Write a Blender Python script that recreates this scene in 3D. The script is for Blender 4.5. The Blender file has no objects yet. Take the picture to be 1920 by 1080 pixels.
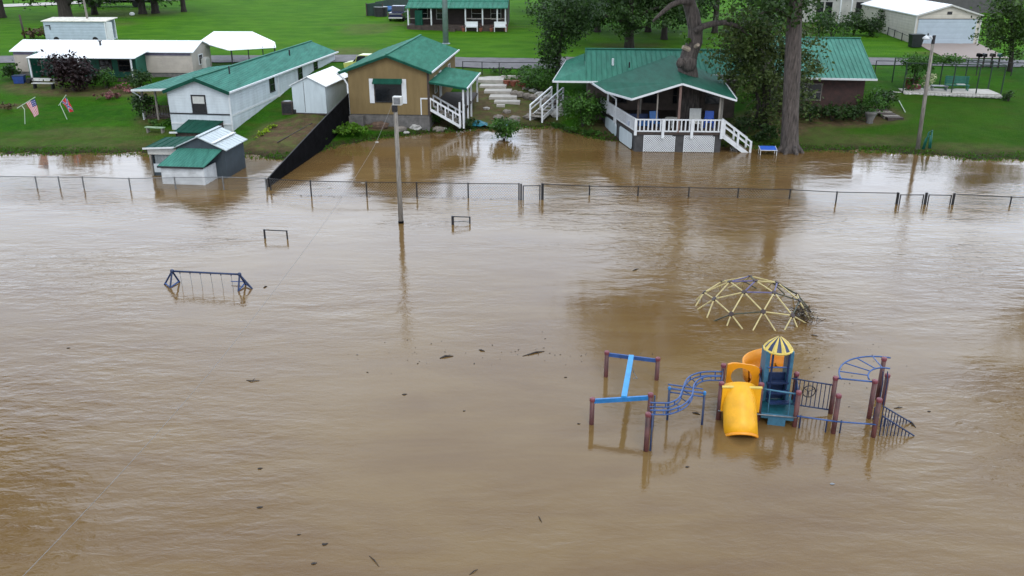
import bpy, math, random
import numpy as np
R=math.radians
sc=bpy.context.scene
C=sc.collection
# ------------------------------------------------------------------ camera, sky, sun, exposure
F_PX=1665.0; PITCH=R(21.6); CAM_H=14.1
cd=bpy.data.cameras.new('camera'); cam=bpy.data.objects.new('camera',cd); C.objects.link(cam)
cam.location=(0,0,CAM_H); cam.rotation_euler=(R(90)-PITCH,0,0)
cd.sensor_width=36.0; cd.lens=F_PX/1920*36.0; cd.clip_start=0.2; cd.clip_end=5000
sc.camera=cam
SUN_EL=R(48); SUN_AZ=R(168)      # azimuth clockwise from +Y
w=bpy.data.worlds.new('World'); sc.world=w; w.use_nodes=True
nt=w.node_tree; N=nt.nodes; L=nt.links
bg=N['Background']
sky=N.new('ShaderNodeTexSky'); sky.sky_type='NISHITA'; sky.sun_disc=False
sky.sun_elevation=SUN_EL; sky.sun_rotation=SUN_AZ; sky.dust_density=3.0; sky.air_density=1.2
hs=N.new('ShaderNodeHueSaturation'); hs.inputs['Saturation'].default_value=0.25
L.new(sky.outputs[0],hs.inputs['Color'])
tc=N.new('ShaderNodeTexCoord'); nz=N.new('ShaderNodeTexNoise'); nz.inputs['Scale'].default_value=2.2; nz.inputs['Detail'].default_value=6
L.new(tc.outputs['Generated'],nz.inputs['Vector'])
cr=N.new('ShaderNodeValToRGB'); cr.color_ramp.elements[0].position=0.3; cr.color_ramp.elements[1].position=0.72
cr.color_ramp.elements[0].color=(8.8,10.1,12.2,1); cr.color_ramp.elements[1].color=(12.6,14.2,16.5,1)
L.new(nz.outputs['Fac'],cr.inputs['Fac'])
mx=N.new('ShaderNodeMix'); mx.data_type='RGBA'; mx.inputs[0].default_value=0.8     # a closed cloud deck over the clear sky
# heavy cloud overhead, thinner and brighter cloud low down all round, brightest ahead and to the right
sp=N.new('ShaderNodeSeparateXYZ'); L.new(tc.outputs['Generated'],sp.inputs[0])
g1=N.new('ShaderNodeMapRange'); g1.inputs['From Min'].default_value=0.05; g1.inputs['From Max'].default_value=.95; g1.inputs['To Min'].default_value=.92; g1.inputs['To Max'].default_value=.60; L.new(sp.outputs['Z'],g1.inputs[0])
vm=N.new('ShaderNodeVectorMath'); vm.operation='DOT_PRODUCT'; L.new(tc.outputs['Generated'],vm.inputs[0]); vm.inputs[1].default_value=(.34,.94,0)
g2=N.new('ShaderNodeMapRange'); g2.interpolation_type='SMOOTHSTEP'; g2.inputs['From Min'].default_value=-.2; g2.inputs['From Max'].default_value=.95; g2.inputs['To Min'].default_value=.95; g2.inputs['To Max'].default_value=1.75; L.new(vm.outputs['Value'],g2.inputs[0])
gr=N.new('ShaderNodeMath'); gr.operation='MULTIPLY'; L.new(g1.outputs[0],gr.inputs[0]); L.new(g2.outputs[0],gr.inputs[1])
sk=N.new('ShaderNodeVectorMath'); sk.operation='SCALE'; L.new(cr.outputs[0],sk.inputs[0]); L.new(gr.outputs[0],sk.inputs['Scale'])
L.new(hs.outputs[0],mx.inputs[6]); L.new(sk.outputs[0],mx.inputs[7]); L.new(mx.outputs[2],bg.inputs['Color'])
bg.inputs['Strength'].default_value=0.1
sl=bpy.data.lights.new('sun','SUN'); so=bpy.data.objects.new('sun',sl); C.objects.link(so)
sl.energy=0.6; sl.angle=R(25); sl.color=(1,0.97,0.92)
sd=(math.sin(SUN_AZ)*math.cos(SUN_EL),math.cos(SUN_AZ)*math.cos(SUN_EL),math.sin(SUN_EL))
from mathutils import Vector
so.rotation_euler=Vector(sd).to_track_quat('Z','Y').to_euler(); so.location=(0,0,60)
sc.view_settings.view_transform='Standard'; sc.view_settings.look='None'; sc.view_settings.gamma=1
sc.view_settings.exposure=0.72
sc.cycles.max_bounces=6; sc.cycles.transparent_max_bounces=8
rnd=random.Random(7)
# ------------------------------------------------------------------ where things stand: terrain and sight lines
CP,SP=math.cos(PITCH),math.sin(PITCH)
def ray(px,py):
    x=(px-960)/F_PX; y=-(py-540)/F_PX
    return (x,CP+y*SP,-SP+y*CP)
def at(px,py,z=0.0):
    d=ray(px,py); t=(z-CAM_H)/d[2]
    return (d[0]*t,d[1]*t,z)
def atY(px,py,Y):
    d=ray(px,py); t=Y/d[1]
    return (d[0]*t,Y,CAM_H+d[2]*t)
SHORE=[(-400,287),(0,287),(270,288),(330,292),(470,292),(540,296),(575,292),(610,280),(690,262),(800,249),(900,242),(1040,237),(1075,252),(1150,262),(1240,266),(1420,276),(1500,281),(1700,285),(1800,297),(1920,297),(2400,300)]
_SH=[at(a,b)[:2] for a,b in SHORE]
def shore_y(x):
    if x<=_SH[0][0]: return _SH[0][1]
    for (x0,y0),(x1,y1) in zip(_SH,_SH[1:]):
        if x<=x1: return y0+(y1-y0)*(x-x0)/(x1-x0)
    return _SH[-1][1]
def gz(x,y):
    d=y-shore_y(x)
    b=0.03*math.sin(x*1.7+y*.6)+0.04*math.sin(x*.63-y*1.3+1)+0.022*math.sin(x*4.1+2*math.sin(y*2.3))+.014*math.sin(x*7.3-y*5.1)
    if d<0: return max(-2.2,d*0.12+b)
    b*=min(1,max(.35,1-d/30))
    if d<23: return 0.135*d-0.0009*d*d+b
    return 2.63+0.03*(d-23)+b
def on(px,py):
    d=ray(px,py); t=20.0
    for i in range(9000):
        x,y,z=d[0]*t,d[1]*t,CAM_H+d[2]*t
        g=max(gz(x,y),0.0)
        if z<=g: return (x,y,g)
        t+=0.04
    return (x,y,gz(x,y))
def proj(x,y,z):
    dz=z-CAM_H; zc=y*CP-dz*SP; yc=y*SP+dz*CP
    return (960+F_PX*x/zc,540-F_PX*yc/zc)
def up(b,py):
    lo,hi=b[2],b[2]+60
    for _ in range(40):
        m=(lo+hi)/2
        if proj(b[0],b[1],m)[1]>py: lo=m
        else: hi=m
    return (lo+hi)/2
class Fr:
    def __init__(s,ox=0,oy=0,oz=0,deg=0):
        s.o=(ox,oy,oz); s.c=math.cos(R(deg)); s.s=math.sin(R(deg)); s.deg=deg
    def __call__(s,p):
        u,v,q=p; return (s.o[0]+u*s.c-v*s.s, s.o[1]+u*s.s+v*s.c, s.o[2]+q)
    def sub(s,u,v,q,deg):
        o=s((u,v,q)); return Fr(*o,s.deg+deg)
WORLD=Fr()
# ------------------------------------------------------------------ mesh collecting
class MB:
    def __init__(s,F=None): s.V=[]; s.P=[]; s.F=F or WORLD
    def add(s,pts,faces):
        b=len(s.V); s.V+= [s.F(p) for p in pts]; s.P+=[tuple(i+b for i in f) for f in faces]; return s
    def box(s,a0,a1,b0,b1,c0,c1):
        return s.add([(a0,b0,c0),(a1,b0,c0),(a1,b1,c0),(a0,b1,c0),(a0,b0,c1),(a1,b0,c1),(a1,b1,c1),(a0,b1,c1)],
            [(0,3,2,1),(4,5,6,7),(0,1,5,4),(1,2,6,5),(2,3,7,6),(3,0,4,7)])
    def prism(s,pts,d):
        n=len(pts); q=[(p[0]+d[0],p[1]+d[1],p[2]+d[2]) for p in pts]
        return s.add(list(pts)+q,[tuple(range(n))[::-1],tuple(range(n,2*n))]+[(i,(i+1)%n,n+(i+1)%n,n+i) for i in range(n)])
    def slab(s,pts,t): return s.prism(pts,(0,0,-t))
    def tube(s,p,q,r,r2=None,n=8,cap=True):
        r2=r if r2 is None else r2
        P,Q=Vector(p),Vector(q); d=(Q-P)
        if d.length<1e-6: return s
        d.normalize(); a=d.orthogonal().normalized(); b=d.cross(a)
        pts=[]
        for (c,rr) in ((P,r),(Q,r2)):
            for i in range(n):
                t=2*math.pi*i/n; pts.append(tuple(c+(a*math.cos(t)+b*math.sin(t))*rr))
        f=[(i,(i+1)%n,n+(i+1)%n,n+i) for i in range(n)]
        if cap: f+=[tuple(range(n))[::-1],tuple(range(n,2*n))]
        return s.add(pts,f)
    def path(s,pts,r,n=6):
        """one continuous bent tube; r a number or a list"""
        m=len(pts); rs=r if isinstance(r,(list,tuple)) else [r]*m
        V=[Vector(p) for p in pts]; ring=[]; a=None
        for i in range(m):
            d=(V[min(i+1,m-1)]-V[max(i-1,0)]).normalized()
            a=(d.orthogonal() if a is None else a-d*a.dot(d)).normalized(); b=d.cross(a)
            ring+=[tuple(V[i]+(a*math.cos(2*math.pi*k/n)+b*math.sin(2*math.pi*k/n))*rs[i]) for k in range(n)]
        f=[(i*n+k,i*n+(k+1)%n,(i+1)*n+(k+1)%n,(i+1)*n+k) for i in range(m-1) for k in range(n)]
        f+=[tuple(range(n))[::-1],tuple(range((m-1)*n,m*n))]
        return s.add(ring,f)
    def beam(s,p,q,w,h):
        """square bar from p to q, w wide sideways, h high"""
        P,Q=Vector(p),Vector(q); d=(Q-P).normalized(); a=Vector((-d.y,d.x,0))
        a=a.normalized() if a.length>1e-4 else Vector((1,0,0)); b=d.cross(a).normalized()
        pts=[]
        for c in (P,Q):
            for i,j in ((-1,-1),(1,-1),(1,1),(-1,1)): pts.append(tuple(c+a*(w/2*i)+b*(h/2*j)))
        return s.add(pts,[(0,3,2,1),(4,5,6,7),(0,1,5,4),(1,2,6,5),(2,3,7,6),(3,0,4,7)])
    def lathe(s,c,prof,n=12):
        pts=[]; m=len(prof)
        for (r,z) in prof:
            for k in range(n):
                t=2*math.pi*k/n; pts.append((c[0]+r*math.cos(t),c[1]+r*math.sin(t),c[2]+z))
        f=[(i*n+k,i*n+(k+1)%n,(i+1)*n+(k+1)%n,(i+1)*n+k) for i in range(m-1) for k in range(n)]
        f+=[tuple(range(n))[::-1],tuple(range((m-1)*n,m*n))]
        return s.add(pts,f)
    def lump(s,c,rx,ry,rz,seed=0,rough=.25,n=10,m=6):
        g=random.Random(seed); pts=[]
        for i in range(m+1):
            ph=math.pi*i/m-math.pi/2
            for k in range(n):
                t=2*math.pi*k/n; q=1+g.uniform(-rough,rough)*(0 if i in(0,m) else 1)
                pts.append((c[0]+rx*q*math.cos(ph)*math.cos(t),c[1]+ry*q*math.cos(ph)*math.sin(t),c[2]+rz*q*math.sin(ph)))
        f=[(i*n+k,i*n+(k+1)%n,(i+1)*n+(k+1)%n,(i+1)*n+k) for i in range(m) for k in range(n)]
        return s.add(pts,f)
    def gable(s,u0,u1,v0,v1,c0,ce,cr,axis='v'):
        """a walled box whose gable ends rise to cr; axis = direction of the ridge"""
        if axis=='v':
            m=(u0+u1)/2; return s.prism([(u0,v0,c0),(u1,v0,c0),(u1,v0,ce),(m,v0,cr),(u0,v0,ce)],(0,v1-v0,0))
        m=(v0+v1)/2; return s.prism([(u0,v0,c0),(u0,v0,ce),(u0,m,cr),(u0,v1,ce),(u0,v1,c0)],(u1-u0,0,0))
    def sheet(s,e0,e1,r1,r0,t=.05,rib=.42,h=.03,wd=.05):
        """a ribbed metal roof sheet: eave e0-e1, ridge r0-r1"""
        s.slab([e0,e1,r1,r0],t)
        A,B,D,E=map(Vector,(e0,e1,r0,r1))
        n=max(2,int(round(max((B-A).length,(E-D).length)/rib)))
        du=(B-A).normalized()*wd/2
        for i in range(n+1):
            f=.012+.976*i/n
            p=A.lerp(B,f); q=D.lerp(E,f)
            if (p-q).length<.1: continue
            up_=Vector((0,0,h)); lo=Vector((0,0,-.01))
            s.add([tuple(p-du+lo),tuple(p+du+lo),tuple(p+up_),tuple(q-du+lo),tuple(q+du+lo),tuple(q+up_)],[(0,1,2),(3,5,4),(0,2,5,3),(1,4,5,2),(0,3,4,1)])
        return s
    def build(s,name,mat,parent=None,smooth=False,label=None,base=None):
        b=BASE[parent.name] if parent else (base or s.V[0])
        me=bpy.data.meshes.new(name)
        me.from_pydata([(x-b[0],y-b[1],z-b[2]) for x,y,z in s.V],[],s.P); me.update()
        me.materials.append(mat)
        if smooth: me.polygons.foreach_set('use_smooth',[True]*len(me.polygons))
        o=bpy.data.objects.new(name,me); C.objects.link(o)
        if parent: o.parent=parent
        else: o.location=b
        BASE[o.name]=b
        if label: o['label']=label
        return o
BASE={}
def tag(o,label,cat,group=None,kind=None):
    o['label']=label; o['category']=cat
    if group: o['group']=group
    if kind: o['kind']=kind
    return o
def thing(name,label,cat,base,group=None):
    o=bpy.data.objects.new(name,None); C.objects.link(o); o.location=base; o.empty_display_size=.3
    BASE[o.name]=tuple(base); return tag(o,label,cat,group)
def solo(mb,name,mat,label,cat,base,group=None,smooth=False):
    return tag(mb.build(name,mat,None,smooth,base=base),label,cat,group)
def struct(o): o['kind']='structure'; return o
# ------------------------------------------------------------------ materials
def mat(name,col,rough=.6,metal=0,var=.18,scale=2.5,bump=0,bscale=30,bands=None,col2=None,spec=.5,stretch=None,vmask=None):
    """procedural surface: two-scale colour variation, optional bump noise and optional bands (axis,period,depth)"""
    m=bpy.data.materials.new(name); m.use_nodes=True; t=m.node_tree; n=t.nodes; l=t.links
    b=n['Principled BSDF']; b.inputs['Roughness'].default_value=rough; b.inputs['Metallic'].default_value=metal
    b.inputs['Specular IOR Level'].default_value=spec
    tc=n.new('ShaderNodeTexCoord'); mp=n.new('ShaderNodeMapping'); l.new(tc.outputs['Object'],mp.inputs['Vector'])
    if stretch: mp.inputs['Scale'].default_value=stretch
    a=n.new('ShaderNodeTexNoise'); a.inputs['Scale'].default_value=scale; a.inputs['Detail'].default_value=7; a.inputs['Roughness'].default_value=.65
    l.new(mp.outputs[0],a.inputs['Vector'])
    r=n.new('ShaderNodeMapRange'); r.inputs['From Min'].default_value=.3; r.inputs['From Max'].default_value=.7
    l.new(a.outputs['Fac'],r.inputs['Value'])
    x=n.new('ShaderNodeMix'); x.data_type='RGBA'
    c2=col2 or tuple(c*(1-var*2) for c in col)
    c1=col if col2 else tuple(min(1,c*(1+var)) for c in col)
    x.inputs[6].default_value=(*c1,1); x.inputs[7].default_value=(*c2,1)
    l.new(r.outputs[0],x.inputs[0]); l.new(x.outputs[2],b.inputs['Base Color'])
    nrm=None
    if bump:
        q=n.new('ShaderNodeTexNoise'); q.inputs['Scale'].default_value=bscale; q.inputs['Detail'].default_value=4
        l.new(mp.outputs[0],q.inputs['Vector'])
        bp=n.new('ShaderNodeBump'); bp.inputs['Strength'].default_value=bump; bp.inputs['Distance'].default_value=.05
        l.new(q.outputs['Fac'],bp.inputs['Height']); nrm=bp
    if bands:
        ax,per,dep=bands
        sx=n.new('ShaderNodeSeparateXYZ'); l.new(tc.outputs['Object'],sx.inputs[0])
        d=n.new('ShaderNodeMath'); d.operation='DIVIDE'; d.inputs[1].default_value=per; l.new(sx.outputs[ax],d.inputs[0])
        f=n.new('ShaderNodeMath'); f.operation='FRACT'; l.new(d.outputs[0],f.inputs[0])
        p=n.new('ShaderNodeMath'); p.operation='POWER'; p.inputs[1].default_value=5; l.new(f.outputs[0],p.inputs[0])
        bp=n.new('ShaderNodeBump'); bp.invert=True; bp.inputs['Strength'].default_value=.8; bp.inputs['Distance'].default_value=dep
        l.new(p.outputs[0],bp.inputs['Height'])
        if nrm: l.new(nrm.outputs[0],bp.inputs['Normal'])
        nrm=bp
    if nrm: l.new(nrm.outputs[0],b.inputs['Normal'])
    return m
def leafmat(name,dark,light,trans=.25,yellow=None):
    dark=(dark[0]*.75,dark[1]*.75,dark[2]*.5); light=(light[0]*.92,light[1]*.9,light[2]*.6)
    m=bpy.data.materials.new(name); m.use_nodes=True; t=m.node_tree; n=t.nodes; l=t.links
    b=n['Principled BSDF']; b.inputs['Roughness'].default_value=.55; b.inputs['Specular IOR Level'].default_value=.3
    g=n.new('ShaderNodeNewGeometry'); tc=n.new('ShaderNodeTexCoord'); a=n.new('ShaderNodeTexNoise'); a.inputs['Scale'].default_value=.9; a.inputs['Detail'].default_value=3
    l.new(tc.outputs['Object'],a.inputs['Vector'])
    s=n.new('ShaderNodeMath'); s.operation='MULTIPLY_ADD'; s.inputs[1].default_value=.55; l.new(g.outputs['Random Per Island'],s.inputs[0])
    q=n.new('ShaderNodeMath'); q.operation='MULTIPLY_ADD'; q.inputs[1].default_value=1.6; q.inputs[2].default_value=-.55; l.new(a.outputs['Fac'],q.inputs[0])
    l.new(q.outputs[0],s.inputs[2])
    x=n.new('ShaderNodeMix'); x.data_type='RGBA'; x.clamp_factor=True; x.inputs[6].default_value=(*dark,1); x.inputs[7].default_value=(*light,1)
    l.new(s.outputs[0],x.inputs[0]); l.new(x.outputs[2],b.inputs['Base Color'])
    tr=n.new('ShaderNodeBsdfTranslucent'); l.new(x.outputs[2],tr.inputs['Color'])
    ms=n.new('ShaderNodeMixShader'); ms.inputs[0].default_value=trans
    l.new(b.outputs[0],ms.inputs[1]); l.new(tr.outputs[0],ms.inputs[2]); l.new(ms.outputs[0],n['Material Output'].inputs['Surface'])
    return m
M={}
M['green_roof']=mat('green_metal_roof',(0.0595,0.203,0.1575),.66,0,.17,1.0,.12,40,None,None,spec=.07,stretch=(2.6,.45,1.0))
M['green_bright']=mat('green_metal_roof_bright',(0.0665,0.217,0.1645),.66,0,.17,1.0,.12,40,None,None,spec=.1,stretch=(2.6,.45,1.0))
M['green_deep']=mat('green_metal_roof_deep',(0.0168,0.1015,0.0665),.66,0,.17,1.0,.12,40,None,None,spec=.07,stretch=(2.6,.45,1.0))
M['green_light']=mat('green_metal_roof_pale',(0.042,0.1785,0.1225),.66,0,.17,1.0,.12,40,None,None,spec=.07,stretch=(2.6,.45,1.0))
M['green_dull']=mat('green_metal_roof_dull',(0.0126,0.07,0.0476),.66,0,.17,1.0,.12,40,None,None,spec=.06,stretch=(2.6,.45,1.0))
M['white_roof']=mat('white_coated_roof',(.83,.84,.84),.5,0,.05,1)
M['tin']=mat('weathered_tin',(0.406,0.455,0.462),.35,.3,.16,1.5,stretch=(.5,3,1))
M['white']=mat('white_paint',(0.666,0.684,0.693),.5,0,.06,3)
M['siding_white']=mat('white_siding',(0.5504,0.602,0.6278),.6,0,.09,1.0,bands=(2,.2,.012),stretch=(1.6,1.6,.35))
M['panel_white']=mat('white_metal_panel',(0.5418,0.6106,0.6364),.5,0,.09,1,bands=(0,.3,.012),stretch=(1.8,1.8,.35))
M['cream']=mat('cream_siding',(0.43,0.3784,0.3268),.6,0,.08,1.2,bands=(2,.22,.01))
M['garage_cream']=mat('cream_metal_siding',(0.516,0.4816,0.4042),.5,0,.08,1.5,bands=(2,.3,.03))
M['door_blue']=mat('pale_blue_door',(0.3784,0.4472,0.4988),.5,0,.05,1.5,bands=(2,.55,.02))
M['tan']=mat('tan_siding',(.205,.146,.066),.75,0,.1,1.2,bands=(0,.3,.008),stretch=(1.5,1.5,.3),spec=.2)
M['green_wall']=mat('dark_green_wall',(.012,.12,.075),.6,0,.15,1.2)
M['grey_wall']=mat('grey_shed_wall',(.045,.062,.076),.6,0,.15,1.5,bands=(0,.25,.01))
M['block']=mat('concrete_block',(0.1445,0.136,0.1275),.85,0,.2,3,.5,30,bands=(2,.2,.01))
M['concrete']=mat('pale_concrete',(0.4464,0.4176,0.3744),.85,0,.12,1.5,.3,40)
M['drive']=mat('pinkish_concrete',(0.272,0.2108,0.1768),.85,0,.15,.8,.3,40,col2=(.28,.235,.21))
M['asphalt']=mat('road_asphalt',(0.1428,0.136,0.1394),.9,0,.15,1.2,.4,60)
M['brick']=mat('dark_brick',(.085,.040,.034),.85,0,.35,3.5,.5,30,bands=(2,.08,.008),col2=(.035,.024,.022))
M['dark_wood']=mat('dark_wood',(.055,.038,.030),.75,0,.3,4,.3,20)
M['grey_wood']=mat('weathered_pole_wood',(0.272,0.2465,0.2125),.85,0,.3,3,.4,30,stretch=(6,6,.6))
M['glass']=mat('dark_window_glass',(.012,.014,.016),.08,0,.2,1)
M['black']=mat('black_fabric',(.007,.007,.008),.95,0,.3,2,.3,8,spec=.05)
M['dark_metal']=mat('dark_metal',(.028,.027,.03),.5,.3,.3,6)
M['galv']=mat('galvanised_steel',(0.24,0.248,0.256),.45,.6,.2,6)
M['grey_pole']=mat('grey_painted_steel',(.23,.29,.30),.5,.2,.12,2)
M['maroon']=mat('brown_maroon_post',(.095,.028,.024),.5,0,.35,5,stretch=(1,1,.4))
M['cap']=mat('maroon_post_cap',(.17,.04,.05),.45,0,.15,6)
M['blue']=mat('bright_blue_steel',(0.0213,0.17,0.425),.4,0,.15,5)
M['mid_blue']=mat('dull_blue_steel',(0.0298,0.085,0.255),.4,0,.2,5)
M['navy']=mat('navy_blue_steel',(.012,.028,.085),.45,0,.25,5)
M['teal']=mat('teal_deck_plastic',(0.0096,0.092,0.12),.5,0,.2,6)
M['steel_blue']=mat('steel_blue_plastic',(0.0425,0.1445,0.221),.5,0,.15,4)
M['yellow']=mat('yellow_plastic',(.82,.395,.007),.45,0,.11,2.2)
M['orange']=mat('orange_plastic',(0.7568,0.2838,0.0069),.42,0,.07,3)
M['canopy_yellow']=mat('pale_yellow_plastic',(0.64,0.48,0.104),.45,0,.1,4)
M['straw']=mat('pale_yellow_strut',(0.5148,0.4212,0.1872),.5,0,.15,5)
M['strut_dark']=mat('dark_green_strut',(.05,.055,.03),.5,0,.3,5)
M['hub']=mat('dark_brown_hub',(.04,.022,.018),.5,0,.3,6)
M['purple']=mat('violet_blue_strut',(.12,.11,.24),.5,0,.2,5)
M['bark']=mat('grey_brown_bark',(0.1088,0.0892,0.0782),.95,0,.42,2.6,1.0,13,stretch=(3.4,3.4,.55))
M['bark_dark']=mat('dark_bark',(.045,.036,.03),.95,0,.3,2.2,.9,9,stretch=(3,3,.7))
M['cut']=mat('pale_cut_wood',(.36,.29,.22),.9,0,.2,5)
M['rock']=mat('field_stone',(0.225,0.195,0.165),.9,0,.3,2.5,.6,12)
M['rock_white']=mat('white_stone',(0.45,0.435,0.405),.9,0,.2,3,.6,12)
M['dirt']=mat('red_brown_soil',(.16,.10,.065),.95,0,.3,2.5,.7,14,col2=(.07,.075,.035))
M['dirt_mound']=mat('piled_soil',(0.119,0.0735,0.049),.95,0,.3,3,.8,12)
M['chair_blue']=mat('blue_chair_plastic',(.025,.12,.34),.5,0,.1,4)
M['chair_royal']=mat('royal_blue_plastic',(.03,.12,.55),.5,0,.1,4)
M['chair_white']=mat('white_chair_plastic',(0.527,0.527,0.493),.5,0,.08,4)
M['pool_teal']=mat('teal_vinyl',(.01,.15,.20),.4,0,.2,3)
M['bench_green']=mat('green_painted_bench',(.008,.12,.085),.5,0,.15,4)
M['red']=mat('dark_red_paint',(.11,.014,.016),.5,0,.2,4)
M['car_navy']=mat('navy_car_paint',(.008,.012,.05),.25,0,.1,2)
M['car_yellow']=mat('yellow_car_paint',(.46,.50,.13),.3,0,.06,2)
M['rubber']=mat('black_rubber',(.01,.01,.01),.8,0,.2,6)
M['terracotta']=mat('terracotta',(0.256,0.08,0.048),.8,0,.2,4)
M['green_post']=mat('dark_green_post',(.018,.04,.022),.6,0,.2,4)
M['trash']=mat('black_bin_plastic',(.008,.014,.014),.5,0,.2,4)
M['drift']=mat('wet_dark_wood',(.03,.022,.017),.8,0,.3,6,.5,20)
M['flag_blue']=mat('flag_blue_cloth',(.03,.045,.20),.8,0,.08,4)
M['flag_red']=mat('flag_red_cloth',(.50,.022,.028),.8,0,.08,4)
M['flag_white']=mat('flag_white_cloth',(.70,.66,.68),.8,0,.05,4)
M['pvc']=mat('white_plastic_pipe',(0.42,0.504,0.385),.5,0,.05,4)
M['lime']=mat('lime_green_hose',(.34,.50,.02),.6,0,.2,5)
M['grey_house']=mat('grey_siding',(.085,.08,.08),.7,0,.12,2,bands=(2,.2,.01))
M['stone_house']=mat('pale_house_siding',(.46,.45,.42),.7,0,.1,1.5,bands=(2,.2,.01))
M['wire']=mat('wire_grey',(.22,.21,.20),.6,.2,.1,3)
LF={}
LF['oak']=leafmat('oak_leaves',(0.014, 0.04, 0.01),(0.085, 0.17, 0.036),0.32)
LF['dark']=leafmat('dark_evergreen_leaves',(0.009, 0.028, 0.009),(0.055, 0.12, 0.032),0.3)
LF['glossy']=leafmat('glossy_leaves',(.016,.04,.014),(.15,.21,.08),.3)
LF['bright']=leafmat('bright_leaves',(.03,.09,.012),(.10,.24,.03))
LF['mid']=leafmat('mid_green_leaves',(0.018, 0.06, 0.013),(0.08, 0.21, 0.035),0.3)
LF['maroon']=leafmat('dark_purple_leaves',(.008,.004,.006),(.030,.012,.018),.1)
LF['weed']=leafmat('weedy_leaves',(.05,.11,.012),(.13,.30,.03))
LF['flower']=leafmat('mixed_flowers',(.03,.05,.02),(.38,.12,.22),.1)
LF['straw']=leafmat('brown_brush',(.03,.022,.015),(.13,.09,.05),.1)
# ------------------------------------------------------------------ terrain, water, roads
def axis(segs):
    a=[]
    for s,e,d in segs:
        k=max(1,int(round((e-s)/d))); a+=[s+(e-s)*i/k for i in range(k)]
    return a+[segs[-1][1]]
XS=axis([(-420,-90,30),(-90,-62,1.6),(-62,56,.55),(56,90,1.7),(90,420,30)])
YS=axis([(-80,40,20),(40,56,3),(56,92,.5),(92,175,1.8),(175,700,35)])
SOIL=[]   # (x,y,rx,ry,strength)
def soil(px,py,rx,ry,s=1.0):
    p=on(px,py); SOIL.append((p[0],p[1],rx,ry,s))
for a in [(540,248,2.3,2.9,1.0),(560,235,2.0,2,.95),(520,272,2.6,2.2,.8),(490,285,1.5,1.2,.9),(590,215,1.5,3,.8),(185,250,6,1.2,.45),(230,275,5,1.5,.5),(60,270,5,1.0,.35),(1600,265,5,1.3,.45),(1800,280,5,1.2,.4),(235,25,7,5,.4),(180,45,5,3,.4),(905,190,1.6,4.6,.9),(940,215,4.2,2.2,.9),(1000,205,2.4,5,.75),(975,165,2.2,4,.7),(700,238,2.2,.9,.8),(760,235,4.5,1.1,.9),(860,232,3.5,1.0,.9),(1560,222,4.6,2.0,.95),(1450,232,3.0,3.2,.9),(1650,215,1.8,2.2,.6),(190,172,7,1.6,.85),(60,160,2.5,2.0,.7),(1240,240,5.5,4.5,.95),(1480,250,4,1.5,.5),(650,100,3,4,.55),(690,55,3,5,.4),(1790,100,4,2,.5),(290,218,1.2,2.5,.6),(0,200,3,.8,.7),(800,48,12,1.2,.5),(1180,85,4,2,.5),(860,145,3,3,.4)]: soil(*a)
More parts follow.
